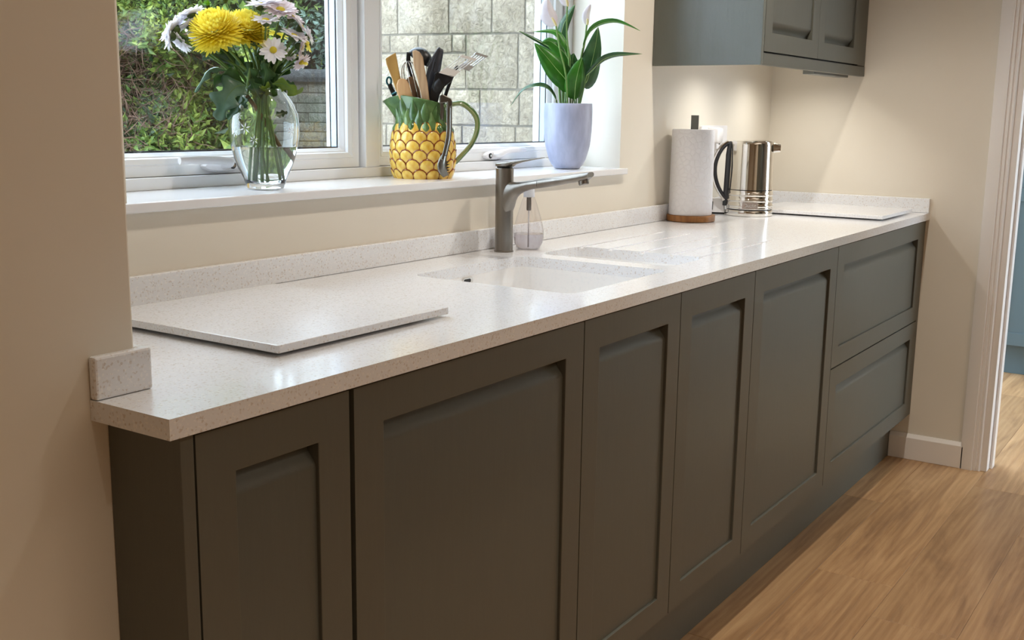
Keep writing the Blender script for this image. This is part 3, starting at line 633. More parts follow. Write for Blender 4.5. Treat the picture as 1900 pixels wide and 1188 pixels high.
hp = [(-.062, 0, .240), (-.082, 0, .237), (-.102, 0, .215), (-.1165, 0, .178), (-.1185, 0, .140), (-.110, 0, .103), (-.094, 0, .072), (-.078, 0, .052)]
hpb = bez(hp, 28); k = len(hpb)
m = MB(); m.tube(hpb, .0062, 12, 0, 1.7, (0, 0, 1)); m.build('handle', DARKP, kt, smooth=True)
hpo = [Vector((p.x-.0082*cos(i/k*pi-pi/2), p.y, p.z+.0062*sin(pi/2-i/k*pi))) for i, p in enumerate(hpb)][3:-1]
m = MB(); m.tube(hpo, .0058, 10, 0, 2.0, (0, 0, 1)); m.build('handle_trim', CHROME, kt, smooth=True)
m = MB(); m.tube([(-.070, 0, .243), (-.0755, 0, .20), (-.077, 0, .15), (-.0785, 0, .09), (-.080, 0, .03)], [.0098, .0098, .0092, .0092, .009], 12, 0, 1.2); m.build('handle_spine', DARKP, kt, smooth=True)
# embossed plate, faces the room
pm = MB(); N = 10; a0, a1 = -pi/2-.30, -pi/2+.36
for (R_, z0, z1) in ((.0790, .0262, .0475),):
    R2 = [[((R_+dr_)*cos(a0+(a1-a0)*i/N), (R_+dr_)*sin(a0+(a1-a0)*i/N), z) for i in range(N+1)] for z, dr_ in ((z0, -.004), (z0+.001, 0), (z1-.001, -.0002), (z1, -.004))]
    pm.rings(R2, 0, False, False, closed=False)
pm.build('badge_plate', mat('satin_steel', (190, 178, 172), .3, 1), kt, smooth=True)
tcv = bpy.data.curves.new('t', 'FONT'); tcv.body = 'Dualit'; tcv.size = .0165; tcv.extrude = .0006; tcv.align_x = 'CENTER'; tcv.align_y = 'CENTER'
to = bpy.data.objects.new('t', tcv); COL.objects.link(to); dg = bpy.context.evaluated_depsgraph_get(); me = bpy.data.meshes.new_from_object(to.evaluated_get(dg)); bpy.data.objects.remove(to)
for v_ in me.vertices:
    a_ = -pi/2+.03+v_.co.x/.079; R_ = .0795+v_.co.z; v_.co = (R_*cos(a_), R_*sin(a_), .0368+v_.co.y)
me.materials.append(CHROME); lo = bpy.data.objects.new('badge_lettering', me); COL.objects.link(lo); lo.parent = kt
# mains cord of the kettle
m = MB(); m.tube(bez([(-.080, .004, .006), (-.094, .02, .004), (-.105, .05, .004), (-.09, .078, .006), (-.055, .10, .012), (-.05, .112, .06)], 24), .0032, 8); m.build('power_cord', BLACKP, kt, smooth=True)
m = MB(); m.lathe([(.0045, -.006), (.0045, .006)], 12); m.xf(Matrix.Translation((-.088, 0, .050)) @ Matrix.Rotation(pi/2, 4, 'X')); m.build('hinge_pin', CHROME, kt, smooth=True)
# small white gadget between roll and kettle
gd = thing('digital_scale', 'small white gadget with grey screen between kitchen roll and kettle', 'gadget', (2.762, .578, H+.0004), -1.25)
MB().prism(rrect(-.040, .036, -.008, .016, .004, 3), .0, .006).build('rubber_base', BLACKP, gd, bevel=.001)
MB().rings([[(x, y, z) for x, y in rrect(-.040+a, .036-a, -.008+b_, .016, .004, 3)] for z, a, b_ in ((.006, 0, 0), (.045, .003, .006), (.052, .006, .010))]).build('housing', WHITEP, gd, smooth=True)
MB().prism([(-.0095, .014), (-.0085, .014), (-.0035, .042), (-.0045, .042)], -.036, -.004, 'x').build('screen', mat('grey_screen', (96, 98, 98), .3), gd)

# wall socket and plug
ws = thing('wall_socket', 'white double wall socket behind the kettle', 'socket', (2.82, YW, 1.165), 0)
MB().prism(rrect(-.13, .085, -.038, .042, .006, 4), -.009, -.0005, 'y').build('face_plate', WHITEP, ws, bevel=.0015)
for x, z, a, b_ in ((.035, .012, .0035, .0075), (.020, -.020, .006, .0028), (.050, -.020, .006, .0028)):
    MB().box(x-a/1.0, x+a, -.0094, -.0088, z-b_, z+b_).build('socket_hole', BLACKP, ws)
MB().box(-.010, -.0005, -.0125, -.009, .018, .034).build('rocker_switch', WHITEP, ws, bevel=.001)
pg = thing('power_plug', 'white plug pushed into the wall socket behind the kitchen roll', 'plug', (2.765, YW-.0095, 1.175), 0)
MB().rings([[(x, y, z) for x, z in rrect(-.026+a, .024-a, -.028+a, .026-a, .006, 4)] for y, a in ((0, 0), (-.022, 0), (-.034, .003), (-.037, .008))]).build('plug_body', WHITEP, pg, smooth=True)
MB().tube(bez([(0, -.018, -.027), (0, -.018, -.06), (.004, -.012, -.11), (-.01, -.008, -.17), (-.02, -.02, -.2035)], 20), .0028, 8).build('plug_cord', WHITEP, pg, smooth=True)

# ------------------------------------------------------------------ plant in pot
Q = .00155; LZ = .00150
pp = thing('potted_peace_lily', 'peace lily with white blooms in a blue grey glazed pot on the window sill', 'potted plant', (1.993, .706, 1.0842), -(YAW+.05))
prof = [(.030, 0), (.036, .0012), (.0457, .0125), (.0535, .028), (.0594, .048), (.0640, .066), (.0665, .085), (.0685, .110), (.0695, .138), (.0695, .160), (.0690, .183)]
MB().lathe(prof+[(.0680, .1845), (.0655, .1838), (.0650, .175), (.0640, .150), (.003, .150)], 56).build('pot', POTM, pp, smooth=True)
MB().lathe([(.003, .151), (.063, .1515), (.0635, .158), (.04, .164), (.003, .166)], 32).build('potting_soil', mat('soil', (58, 44, 34), .95), pp, smooth=True)
def K(x, y, d=0): return Vector(((x-1052)*Q, d, .1832+(193-y)*LZ))
def lilyleaf(pts, wmax, side, mt=LILY, fold=.25, n=16, tip=1.6, wav=0, stem=0, sr=.0022):
    """pts: spine in sketch units; first 'stem' points form the stalk"""
    S = [K(*p) for p in pts]; body = bez(S[stem:], n); k = len(body)
    ws_ = [wmax*Q*(sin(pi*min(1, (i/(k-1))**.72))**.75 if i else .04)+.0003 for i in range(k)]
    ws_ = [w_*(1-max(0, (i/(k-1)-.75)/.25)**2*.5) for i, w_ in enumerate(ws_)]
    m = MB(); m.leaf(body, ws_, side, fold, 0, 0, wav)
    o = m.build('leaf', mt, pp, smooth=True, solid=.0006)
    v_ = MB(); off = Vector((0, -.0012, 0)); v_.tube([p+off*(.5) for p in body], [max(.0004, .0013*(1-i/k)) for i in range(k)], 5); v_.build('midrib', VEIN, o)
    if stem:
        s_ = MB(); s_.tube(bez(S[:stem+1], 8), sr, 7); s_.build('leaf_stalk', STEMG, pp, smooth=True)
X1 = (1, 0, 0)
lilyleaf([(1046, 200, .0), (1052, 172, -.01), (1047, 150, -.02), (1028, 128, -.035), (1008, 104, -.04), (988, 82, -.035)], 21, (.75, .25, .55), stem=1, fold=.22)
lilyleaf([(1064, 200, -.01), (1063, 185, -.02), (1064, 160, -.03), (1068, 135, -.04), (1075, 108, -.035)], 19, (1, .35, .1), stem=1, fold=.3)
lilyleaf([(1068, 200, .01), (1077, 160, .0), (1086, 148, .0), (1092, 120, -.01), (1099, 85, -.005), (1103, 50, .01)], 22, (.95, .5, -.05), LILYD, stem=1, fold=.25)
lilyleaf([(1044, 200, .02), (1054, 120, .02), (1047, 104, .02), (1032, 88, .02), (1014, 76, .02), (1000, 80, .015)], 14, (.3, .5, .8), stem=1, fold=.35)
lilyleaf([(1048, 200, .02), (1054, 112, .0), (1049, 90, -.005), (1036, 68, -.005), (1018, 58, .0), (984, 60, .01)], 8, (.2, .6, .7), stem=1, fold=.35, mt=LILY)
lilyleaf([(1046, 200, .03), (1040, 110, .05), (1020, 90, .06), (998, 77, .05), (976, 66, .04), (958, 58, .03)], 4, (.3, .5, .8), stem=1, fold=.4, mt=LILYD)
lilyleaf([(1050, 200, .03), (1048, 110, .05), (1036, 72, .05), (1040, 45, .045), (1050, 25, .04), (1060, 8, .035)], 10, (.8, -.3, -.35), stem=1, fold=.3, mt=LILYD)
lilyleaf([(1032, 200, -.02), (1030, 186, -.03), (1016, 167, -.045), (997, 161, -.055), (970, 170, -.065), (947, 200, -.07)], 8, (.1, .95, .45), stem=1, fold=-.35, mt=LILYD)
lilyleaf([(1058, 200, .0), (1071, 118, -.015), (1076, 90, -.02), (1087, 62, -.03), (1104, 48, -.04), (1128, 43, -.05), (1150, 48, -.055), (1177, 60, -.06)], 7.5, (.1, .9, -.5), stem=2, fold=.3, mt=LILY)
lilyleaf([(1072, 200, .0), (1084, 140, -.01), (1096, 128, -.02), (1112, 112, -.03), (1132, 104, -.04), (1155, 102, -.05), (1182, 101, -.055)], 8, (.15, .85, -.6), stem=1, fold=.3, mt=LILYD)
lilyleaf([(1066, 200, .03), (1068, 150, .03), (1062, 130, .03), (1058, 112, .03), (1060, 98, .03)], 13, (1, .2, .1), LILYD, stem=1, fold=.2)
for a in ([(1042, 200, .01), (1041, 168, .01), (1040, 156, .01)], [(1038, 200, .0), (1035, 170, .0), (1034, 155, .0)], [(1070, 200, .0), (1079, 150, .0), (1083, 125, .0)]):
    m = MB(); m.tube([K(*p) for p in a], .0035, 7); m.build('leaf_stalk', STEMG, pp, smooth=True)
def spathe(stem, base, tip, wd, lean, mt=SPATHE):
    s_ = MB(); s_.tube(bez([K(*p) for p in stem], 16), .0024, 8); s_.build('flower_stalk', STEMG, pp, smooth=True)
    body = bez([K(*base), K((base[0]+tip[0])/2+lean, (base[1]+tip[1])/2, base[2]-.004), K(*tip)], 12); k = len(body)
    m = MB(); m.leaf(body, [wd*Q*(sin(pi*(i/(k-1))**.8)**.8)+.0003 for i in range(k)], (1, .25, .1), .55)
    o = m.build('spathe', mt, pp, smooth=True, solid=.0007)
    q = MB(); d_ = (body[4]-body[0])*.9; q.tube([body[0]+Vector((.002, -.006, 0)), body[0]+d_*.5+Vector((.003, -.009, 0)), body[0]+d_+Vector((.003, -.010, 0))], [.0028, .0036, .0022], 8); q.build('spadix', mat('spadix_cream', (220, 205, 150), .6), o, smooth=True)
spathe([(1051, 200, -.03), (1046, 140, -.045), (1034, 92, -.05), (1027, 52, -.05)], (1026, 52, -.05), (1010, 2, -.045), 15, -6)
spathe([(1056, 200, .0), (1052, 120, -.01), (1046, 60, -.02), (1046, 14, -.02)], (1046, 15, -.02), (1040, -28, -.02), 10, -3)
spathe([(1070, 200, .01), (1073, 120, .0), (1079, 80, .0), (1082, 47, .0)], (1082, 47, .0), (1088, 10, .0), 7, -4)

# ------------------------------------------------------------------ pineapple jug
J = .0013; JZ = .00127
jg = thing('pineapple_jug', 'ceramic pineapple jug of utensils on the window sill, yellow with green crown and handle', 'jug', (1.344, .719, 1.0842), -(YAW-.082))
def jr(z):
    P = [(0, .063), (.004, .067), (.03, .0725), (.065, .0745), (.095, .0705), (.115, .0635), (.124, .059), (.134, .0550), (.15, .0545), (.168, .0555), (.19, .057), (.2, .058)]
    for (a, ra), (b_, rb) in zip(P, P[1:]):
        if z <= b_: t = (z-a)/(b_-a); return ra+(rb-ra)*t
    return P[-1][1]
def jrad(th, z):
    d = math.atan2(sin(th-pi), cos(th-pi)); k = max(0, (z-.125)/.05)
    return jr(z)+.036*k**1.6*exp(-(d/.42)**2)
def jrim(th):
    d = math.atan2(sin(th-pi), cos(th-pi)); return .172+.022*(.5-.5*cos(th))**.8-.016*exp(-(d/.28)**2)
def jpt(th, s, dr_=0):       # s: 0 bottom .. 1 rim
    z = s*jrim(th); r_ = jrad(th, min(z, .178))+dr_; return Vector((r_*cos(th), r_*sin(th), z))
N = 64; R = []
SS = [0, .02, .08, .16, .25, .35, .45, .52, .58, .64, .70, .76, .82, .88, .94, 1.0]
for s in SS: R.append([tuple(jpt(2*pi*i/N, s)) for i in range(N)])
R.append([tuple(jpt(2*pi*i/N, 1.0, -.003)+Vector((0, 0, .0012))) for i in range(N)])
for s in (1.0, .9, .8, .7, .6, .45, .3, .1): R.append([tuple(jpt(2*pi*i/N, s, -.0055)) for i in range(N)])
m = MB(); k = 8
m.rings(R[:k+1], 0, True, False); m.rings(R[k:], 1, False, True)
m.build('jug_body', [JUGB, JUGG], jg, smooth=True)
# overlapping scales, one mesh per row shared by its copies
def scale_mesh(r0, wd):
    m = MB(); nr = [(0, .0064), (.45, .0060), (.72, .0048), (.86, .0034)]; n = 12; V = []
    def pt(a, q, h): return (h, wd*q*sin(a), wd*1.06*q*cos(a))
    rings = [[pt(2*pi*i/n, max(q, .02), h) for i in range(n)] for q, h in nr]
    m.rings(rings, 0, True, False)
    m.rings([[pt(2*pi*i/n, q, h) for i in range(n)] for q, h in ((.86, .0034), (.93, .0040), (1.0, .0026), (1.01, -.002))], 1, False, False)
    for i, p in enumerate(m.v):   # wrap round the body
        a = p[1]/r0; m.v[i] = ((r0+p[0])*cos(a)-r0, (r0+p[0])*sin(a), p[2])
    return m
first = {}
for row in range(6):
    z = .008+.0215*row; r0 = jr(max(0, z))-.0005; cnt = 14; wd = 2*pi*r0/cnt*.56
    for i in range(cnt):
        th = 2*pi*(i+.5*(row % 2))/cnt+.12
        if row not in first:
            o = scale_mesh(r0, wd).build('scale', [JUGY, JUGR], jg, smooth=True); first[row] = o
        else: o = first[row].copy(); COL.objects.link(o); o.parent = jg
        sl_ = (jr(z+.012)-jr(max(0, z-.006)))/.018
        o.matrix_basis = Matrix.Rotation(th, 4, 'Z') @ Matrix.Translation((r0, 0, z)) @ Matrix.Rotation(.17+math.atan(sl_)*.9, 4, 'Y')
def crownleaf(th, s0, s1, wd, bul, mt=JUGG):
    m = MB(); R_ = []; n = 9
    for i in range(n+1):
        s = s0+(s1-s0)*i/n; t = i/n; w_ = wd*(min(1, t/.42)**.8 if t < .42 else max(.02, (1-(t-.42)/.58))**.8)
        rr_ = [];
        for k in (-1, -.5, 0, .5, 1):
            a = th+k*w_/.056; rr_.append(tuple(jpt(a, s, bul*1.35*(1-k*k)*sin(pi*min(.98, max(.06, t)))+.0012)))
        R_.append(rr_)
    m.rings(R_, 0, False, False, closed=False); return m.build('crown_leaf', mt, jg, smooth=True)
JG2 = mottled('deep_green_glaze', (56, 88, 50), (84, 118, 64), 40, .15); JG3 = mottled('light_green_glaze', (92, 122, 70), (116, 142, 88), 40, .15)
for i in range(12): crownleaf(2*pi*i/12+.1, .62, .97, .0155, .0045, JUGG if i % 2 else JG2)
for i in range(12): crownleaf(2*pi*(i+.5)/12+.1, .585, .86, .0150, .0062, JG3 if i % 2 else JUGG)
for i in range(12): crownleaf(2*pi*(i+.0)/12+.1, .575, .76, .0125, .0070, JG2 if i % 3 else JG3)
hh = [(.050, 0, .168), (.070, 0, .174), (.092, 0, .1755), (.1150, 0, .160), (.1290, 0, .137), (.1275, 0, .108), (.115, 0, .080), (.096, 0, .057), (.076, 0, .036)]
m = MB(); m.tube(bez(hh, 40), .0058, 12, 0, 1.5, (0, 0, 1)); m.build('jug_handle', JUGH, jg, smooth=True)
m = MB(); hb_ = bez(hh, 40); m.tube([p+Vector((.0022*(1 if i > 4 else .3), 0, .0020 if i < 20 else 0)) for i, p in enumerate(hb_)], .0046, 12, 0, 1.75, (0, 0, 1)); m.build('handle_back', JUGG, jg, smooth=True)

# utensils: each its own thing; local frame = the jug's
def U(x, y, d=0): return Vector(((x-782.5)*J, d, (330-y)*JZ))
def uten(name, label, cat, mt=None): 
    t = thing(name, label, cat, (1.344, .719, 1.0842), -(YAW-.082), 'utensils in the pineapple jug'); return t
def blade(par, name, spine, ws_, thk, mt, side=X1, fold=.0, sub=0):
    S = bez([U(*p) for p in spine], 16); k = len(S); W = []
    for i in range(k):
        x = i/(k-1)*(len(ws_)-1); a = int(min(x, len(ws_)-2)); W.append((ws_[a]+(ws_[a+1]-ws_[a])*(x-a))*J)
    m = MB(); m.leaf(S, W, side, fold); return m.build(name, mt, par, smooth=True, solid=thk)
def stick(par, name, pts, r_, mt, ratio=1, n=8):
    m = MB(); m.tube(bez([U(*p) for p in pts], 14), r_, n, 0, ratio, (1, 0, 0)); return m.build(name, mt, par, smooth=True)
t = uten('wooden_spatula', 'olive wood spatula with slanted end, leftmost above the jug spout', 'spatula')
m = MB(); poly = [(716, 112), (734, 101), (736, 112), (741, 140), (748, 172), (751, 215), (743, 215), (737, 178), (726, 145), (717, 122)]
m.prism([((x-782.5)*J, (330-y)*JZ) for x, y in poly], -.026, -.019, 'y'); m.build('spatula_blade', WOODO, t, bevel=.002)
t = uten('wooden_spoon', 'pale beech spoon with rounded head, low at the front of the jug', 'spoon')
m = MB(); hdp = [(735, 160), (738, 150), (745, 147), (752, 149), (760, 160), (764, 176), (764, 190), (752, 200), (742, 190), (737, 175)]
m.prism([((x-782.5)*J, (330-y)*JZ) for x, y in hdp], -.034, -.029, 'y'); m.build('spoon_head', WOODT, t, bevel=.0022); stick(t, 'handle', [(754, 192, -.032), (760, 215, -.02), (768, 265, .0)], .005, WOODT)
t = uten('wooden_spoon', 'dark brown wooden spoon behind the pale one', 'spoon')
m = MB(); hdp = [(751, 152), (756, 144), (763, 143), (770, 150), (777, 168), (781, 190), (779, 205), (770, 200), (760, 180), (753, 165)]
m.prism([((x-782.5)*J, (330-y)*JZ) for x, y in hdp], -.018, -.012, 'y'); m.build('spoon_head', WOODD, t, bevel=.0025); stick(t, 'handle', [(776, 196, -.015), (782, 230, -.005), (788, 265, .01)], .005, WOODD)
t = uten('balloon_whisk', 'steel wire balloon whisk among the wooden spoons', 'whisk')
for i in range(6):
    a = pi*i/6+.2; ca, sa = cos(a), sin(a); axp = [(.0, 0), (.55, .15), (.95, .42), (1.0, .66), (.72, .90), (.0, 1.0), (-.72, .90), (-1.0, .66), (-.95, .42), (-.55, .15), (0, 0)]
    B0, B1_ = Vector(U(778, 212, -.012)), Vector(U(755, 116, -.02)); ax_ = B1_-B0; sx_ = ax_.cross(Vector((0, 1, 0))).normalized(); sy_ = ax_.cross(sx_).normalized()
    pts = [B0+ax_*v_+sx_*(.0235*ca*h_)+sy_*(.0235*sa*h_) for h_, v_ in axp]
    m = MB(); m.tube(bez(pts, 30), .00075, 5); m.build('wire', CHROME, t, smooth=True)
stick(t, 'handle', [(778, 210, -.012), (784, 235, .0), (790, 262, .012)], .0055, STEEL)
t = uten('wooden_spatula', 'weathered wooden spatula with rounded top, upright in the middle of the jug', 'spatula')
m = MB(); poly = [(764, 98), (770, 96.5), (777, 100), (783, 110), (786, 130), (791, 155), (795, 190), (796, 215), (786, 215), (781, 185), (773, 150), (766, 125)]
m.prism([((x-782.5)*J, (330-y)*JZ) for x, y in poly], -.040, -.034, 'y'); m.build('spatula_blade', WOODG, t, bevel=.002)
t = uten('ladle', 'black plastic ladle at the back of the jug', 'ladle')
m = MB(); Rr = []
for i in range(9):
    a = pi/2*i/8; Rr.append([(cos(b_)*.030*cos(a) if False else .030*cos(a)*cos(b_), .030*cos(a)*sin(b_), .026*sin(a)) for b_ in [2*pi*k/24 for k in range(24)]])
m.rings(Rr, 0, False, True); m.xf(Matrix.Translation(U(777, 112, .004)) @ Matrix.Rotation(radians(32), 4, 'Y') @ Matrix.Rotation(radians(15), 4, 'X')); m.build('ladle_bowl', BLACKP, t, smooth=True, solid=.002)
blade(t, 'ladle_neck', [(757, 100, -.016), (757, 118, -.016), (764, 145, -.010), (775, 180, .0), (786, 235, .02)], [3.5, 4, 3.5, 3.5, 4], .004, BLACKP)
t = uten('slotted_spoon', 'black plastic slotted spoon leaning right in the jug', 'spoon')
S = [(788, 185, -.018), (794, 162, -.020), (799, 138, -.020), (806, 114, -.016), (815, 92, -.008)]
m = MB(); bd = bez([U(*p) for p in S], 16); k = len(bd); m.leaf(bd, [J*(4+9*sin(pi*min(1, (i/(k-1))*.93+.05))**.9) for i in range(k)], (1, .55, .35), -.35); o = m.build('spoon_head', mat('charcoal_nylon', (52, 56, 66), .3), t, smooth=True, solid=.0028)
for dx in (-2.5, 2.5):
    m = MB(); m.leaf([U(798+dx, 134, -.027), U(800+dx, 126, -.0275), U(802+dx, 117, -.026)], [J*.9]*3, (1, .3, .2), 0); m.build('slot', BLACKP, o)
stick(t, 'handle', [(788, 186, -.018), (789, 210, -.010), (790, 255, .01)], .006, BLACKP, .7)
def turner(label, base, tip, half, d, hpts, hw, slots, back=False):
    t = uten('slotted_turner', label, 'turner'); A, B_ = U(*base), U(*tip); ax_ = B_-A; sd = Vector(half)
    m = MB(); up_ = ax_.cross(sd).normalized()*.0012; ns = slots
    # frame with real slots: bars between two end strips
    def quad(a0, a1, b0, b1): return [A+ax_*a0+sd*b0, A+ax_*a1+sd*b0, A+ax_*a1+sd*b1, A+ax_*a0+sd*b1]
    def slab(q_): n_ = len(q_); m.add([p-up_ for p in q_]+[p+up_ for p in q_], [tuple(range(n_))[::-1], tuple(range(n_, 2*n_))]+[(i, (i+1) % n_, n_+(i+1) % n_, n_+i) for i in range(n_)])
    slab(quad(0, .30, -.92, .92)); slab(quad(.88, 1.0, -1, 1)); 
    nb = ns+1; 
    for i in range(nb):
        c_ = -1+2*(i+.5)/nb; hw_ = .33/nb; slab([A+ax_*.29+sd*(c_*.93-hw_), A+ax_*.885+sd*(c_-hw_), A+ax_*.885+sd*(c_+hw_), A+ax_*.29+sd*(c_*.93+hw_)])
    m.build('turner_blade', CHROME if False else mat('polished_turner_steel', (236, 240, 245), .38, 1), t)
    m = MB(); m.tube(bez([U(*p) for p in hpts], 16), hw, 10, 0, .55, (1, 0, 0)); m.build('handle', BLACKP, t, smooth=True); return t
turner('steel slotted turner with black handle, fanned out to the right of the jug', (824, 140, -.034), (867, 106, -.006), (.0185, .006, -.0045), 0, [(818, 150, -.030), (808, 162, -.030), (802, 180, -.024), (797, 205, -.01), (794, 250, .01)], [.0030, .012, .012, .0125, .012, .011, .010, .009, .008, .0075, .007, .006, .006, .006, .006, .006, .006][:len(bez([(0, 0, 0)]*5, 16))], 5)
turner('steel slotted turner half hidden behind the front turner', (856, 128, .014), (892, 99, .034), (.0150, .006, -.0040), 0, [(846, 122, .014), (836, 142, .012), (830, 158, .010), (824, 176, .008), (812, 220, .01)], .0042, 4)
t_ = bpy.data.objects['slotted_turner']; m = MB(); poly = [(804, 137), (811, 133.5), (839, 143), (833, 153), (822, 161), (813, 176), (806, 204), (792, 204), (794, 176), (801, 152)]
m.prism([((x-782.5)*J, (330-y)*JZ) for x, y in poly], -.033, -.026, 'y'); m.build('blade_socket', BLACKP, t_, bevel=.0025)
t = uten('kitchen_scissors', 'teal and black handled scissors at the left edge of the jug', 'scissors')
m = MB(); m.tube([U(721+4.2*cos(a), 152+7*sin(a), .006) for a in [2*pi*i/20 for i in range(21)]], .0024, 8); m.build('finger_loop', TEAL, t, smooth=True)
stick(t, 'handle', [(722, 158, .006), (727, 170, .004), (738, 195, .0), (752, 240, .0)], .0055, BLACKP, .6)
m = MB(); m.tube(bez([U(727, 176, .002), U(736, 173, -.004), U(746, 180, -.008), U(744, 200, -.006)], 10), .003, 8); m.build('finger_loop', TEAL, t, smooth=True)
tg = uten('serving_tongs', 'grey steel tongs hooked over the jug rim, hanging down the front', 'tongs')
TSt = mat('tongs_steel', (120, 116, 108), .3, 1)
m = MB(); m.prism([((x-782.5)*J, (330-y)*JZ) for x, y in [(812, 178), (818, 175.5), (832, 182), (835, 188), (834, 197), (828, 200), (826, 190), (813, 192)]], -.068, -.040, 'y'); m.build('hinge_block', TSt, tg, bevel=.002)
blade(tg, 'tongs_arm', [(830, 184, -.064), (830, 215, -.062), (829, 250, -.074), (824, 275, -.081), (819, 295, -.086)], [4.6, 4.8, 4.8, 4.6, 5], .0016, TSt, (1, -.25, 0), .35)
m = MB(); bd = bez([U(821, 285, -.083), U(817, 300, -.087), U(818, 312, -.087), U(824, 323, -.084)], 12); k = len(bd); m.leaf(bd, [J*(5+3.4*sin(pi*i/(k-1))) for i in range(k)], (1, -.3, .15), .3)
o = m.build('tongs_claw', TSt, tg, smooth=True, solid=.0016)
for i in range(5):
    c_ = U(826.5-abs(i-2)*.5, 298+i*5, -.0835); m = MB(); m.add([c_+Vector((-.003, 0, .0032)), c_+Vector((-.003, 0, -.0032)), c_+Vector((.006, -.001, .002)), c_+Vector((-.003, .0016, 0))], [(0, 1, 2), (0, 2, 3), (1, 3, 2), (0, 3, 1)]); m.build('tooth', TSt, o)
blade(tg, 'tongs_arm', [(815, 184, -.046), (817, 200, -.044), (816, 225, -.040), (814, 250, -.034)], [3, 3.2, 3.2, 3], .0016, TSt, (1, .1, 0), .2)

# ------------------------------------------------------------------ vase and cut flowers
VX, VY, VZ, VA = .814, .699, 1.0842, -(YAW-.222)
vs_ = thing('glass_vase', 'clear rounded glass vase of water on the left of the sill', 'vase', (VX, VY, VZ), VA)
VP = [(.020, 0), (.0345, .0008), (.0368, .003), (.0395, .012), (.0430, .022), (.0525, .041), (.0595, .060), (.0655, .085), (.0685, .107), (.0690, .127), (.0665, .148), (.0575, .170), (.0480, .184), (.0420, .191), (.0405, .195)]
inn = [(.0385, .1955), (.0395, .191), (.0455, .183), (.0548, .1695), (.0638, .1475), (.0663, .127), (.0658, .107), (.0628, .085), (.0568, .060), (.0498, .041), (.0402, .022), (.034, .0145), (.022, .0125), (.0005, .012)]
def interp(P, z):
    P = sorted((b_, a) for a, b_ in P)
    for (z0, r0), (z1, r1) in zip(P, P[1:]):
        if z0 <= z <= z1: return r0+(r1-r0)*(z-z0)/max(1e-9, z1-z0)
    return P[-1][1]
MB().lathe([(.0005, .0002)]+VP+inn, 56).build('vase_glass', VGLASS, vs_, smooth=True)
WZ = .084
MB().lathe([(.0005, .0128), (.0220, .0133), (.0337, .0152)]+[(interp(inn, z)+.0004, z) for z in (.022, .03, .041, .050, .060, .072, WZ-.002, WZ)]+[(.0005, WZ)], 56).build('water', WATER, vs_, smooth=True)
def etch(a, z, s):
    m = MB()
    for k in range(6):
        b_ = 2*pi*k/6+.3; pts = []
        for t, wdt in ((.15, .0), (.5, .12), (1, 0)):
            for sg in ((1,) if wdt == 0 else (1, -1)):
                uu = s*(t*cos(b_)-sg*wdt*sin(b_)); zz = z+s*(t*sin(b_)+sg*wdt*cos(b_)); rr_ = interp(VP, zz)+.0003; aa = a+uu/rr_; pts.append((rr_*cos(aa), rr_*sin(aa), zz))
        m.add([pts[0], pts[1], pts[3], pts[2]], [(0, 1, 2, 3)])
    m.build('etched_star', ETCH, vs_)
for a, z, s in ((-pi/2-.55, .120, .013), (-pi/2-.95, .112, .011), (-pi/2-.30, .098, .010), (-pi/2-.75, .142, .008), (-pi/2+.85, .115, .011)): etch(a, z, s)

V_ = .00108; VH = .001047
def B(x, y, d=0): return Vector(((x-491)*V_, d, .0008+(349-y)*VH))
rs = random.Random(4)
def bouquet_thing(name, label, cat): return thing(name, label, cat, (VX, VY, VZ), VA, 'cut flowers in the glass vase')
def stem_to(par, head, foot, r_=.0019, mt=STEMG, nk=None):
    if r_ < .0024 and rs.random() < .82: foot = Vector((head.x*.10+.002, head.y*.2, .172+rs.uniform(-.012, .012)))
    elif foot.z < .05: foot = Vector((foot.x+rs.choice((-.012, -.006, .014)), foot.y, foot.z))
    nk = nk or Vector((max(-.026, min(.026, head.x*.16+foot.x*-.1)), max(-.024, min(.024, head.y*.3)), .190))
    up_ = nk+(head-nk)*.45+Vector((0, 0, .012)); m = MB(); m.tube(bez([foot, (foot+nk)*.5, nk, up_, head], 24), r_, 7); m.build('stem', mt, par, smooth=True); return nk, up_
rf = random.Random(11)
def frame(nv):
    nv = Vector(nv).normalized(); a = nv.orthogonal().normalized(); return nv, a, nv.cross(a)
def petal(m, c_, nv, a, b_, ang, elev, r0, ln, wd, curl, mi=0):
    """one curved petal growing from c_; elev = angle above the flower's plane"""
    rd = a*cos(ang)+b_*sin(ang); sd = nv.cross(rd); P = []; n = 4
    p = c_+rd*r0; e = elev
    for i in range(n+1):
        P.append(p.copy()); p = p+(rd*cos(e)+nv*sin(e))*(ln/n); e += curl/n
    W = [wd*.35, wd*.8, wd, wd*.85, wd*.28]; V = []
    for i, q in enumerate(P):
        dn = (nv*cos(elev)-rd*sin(elev))*(-W[i]*.25); V += [q+sd*W[i], q-dn*-1 if False else q+dn, q-sd*W[i]]
    m.add(V, [(j*3+i, j*3+i+1, (j+1)*3+i+1, (j+1)*3+i) for j in range(n) for i in range(2)], mi)
def calyx(par, c_, nv, r_=.007):
    q = MB(); nv = Vector(nv).normalized(); M_ = Matrix.Translation(c_) @ nv.to_track_quat('Z', 'Y').to_matrix().to_4x4()
    q.lathe([(.0022, -.010), (r_*.8, -.007), (r_*1.05, -.002), (r_*1.15, .001)], 12).xf(M_); q.build('calyx', CALYX, par, smooth=True)
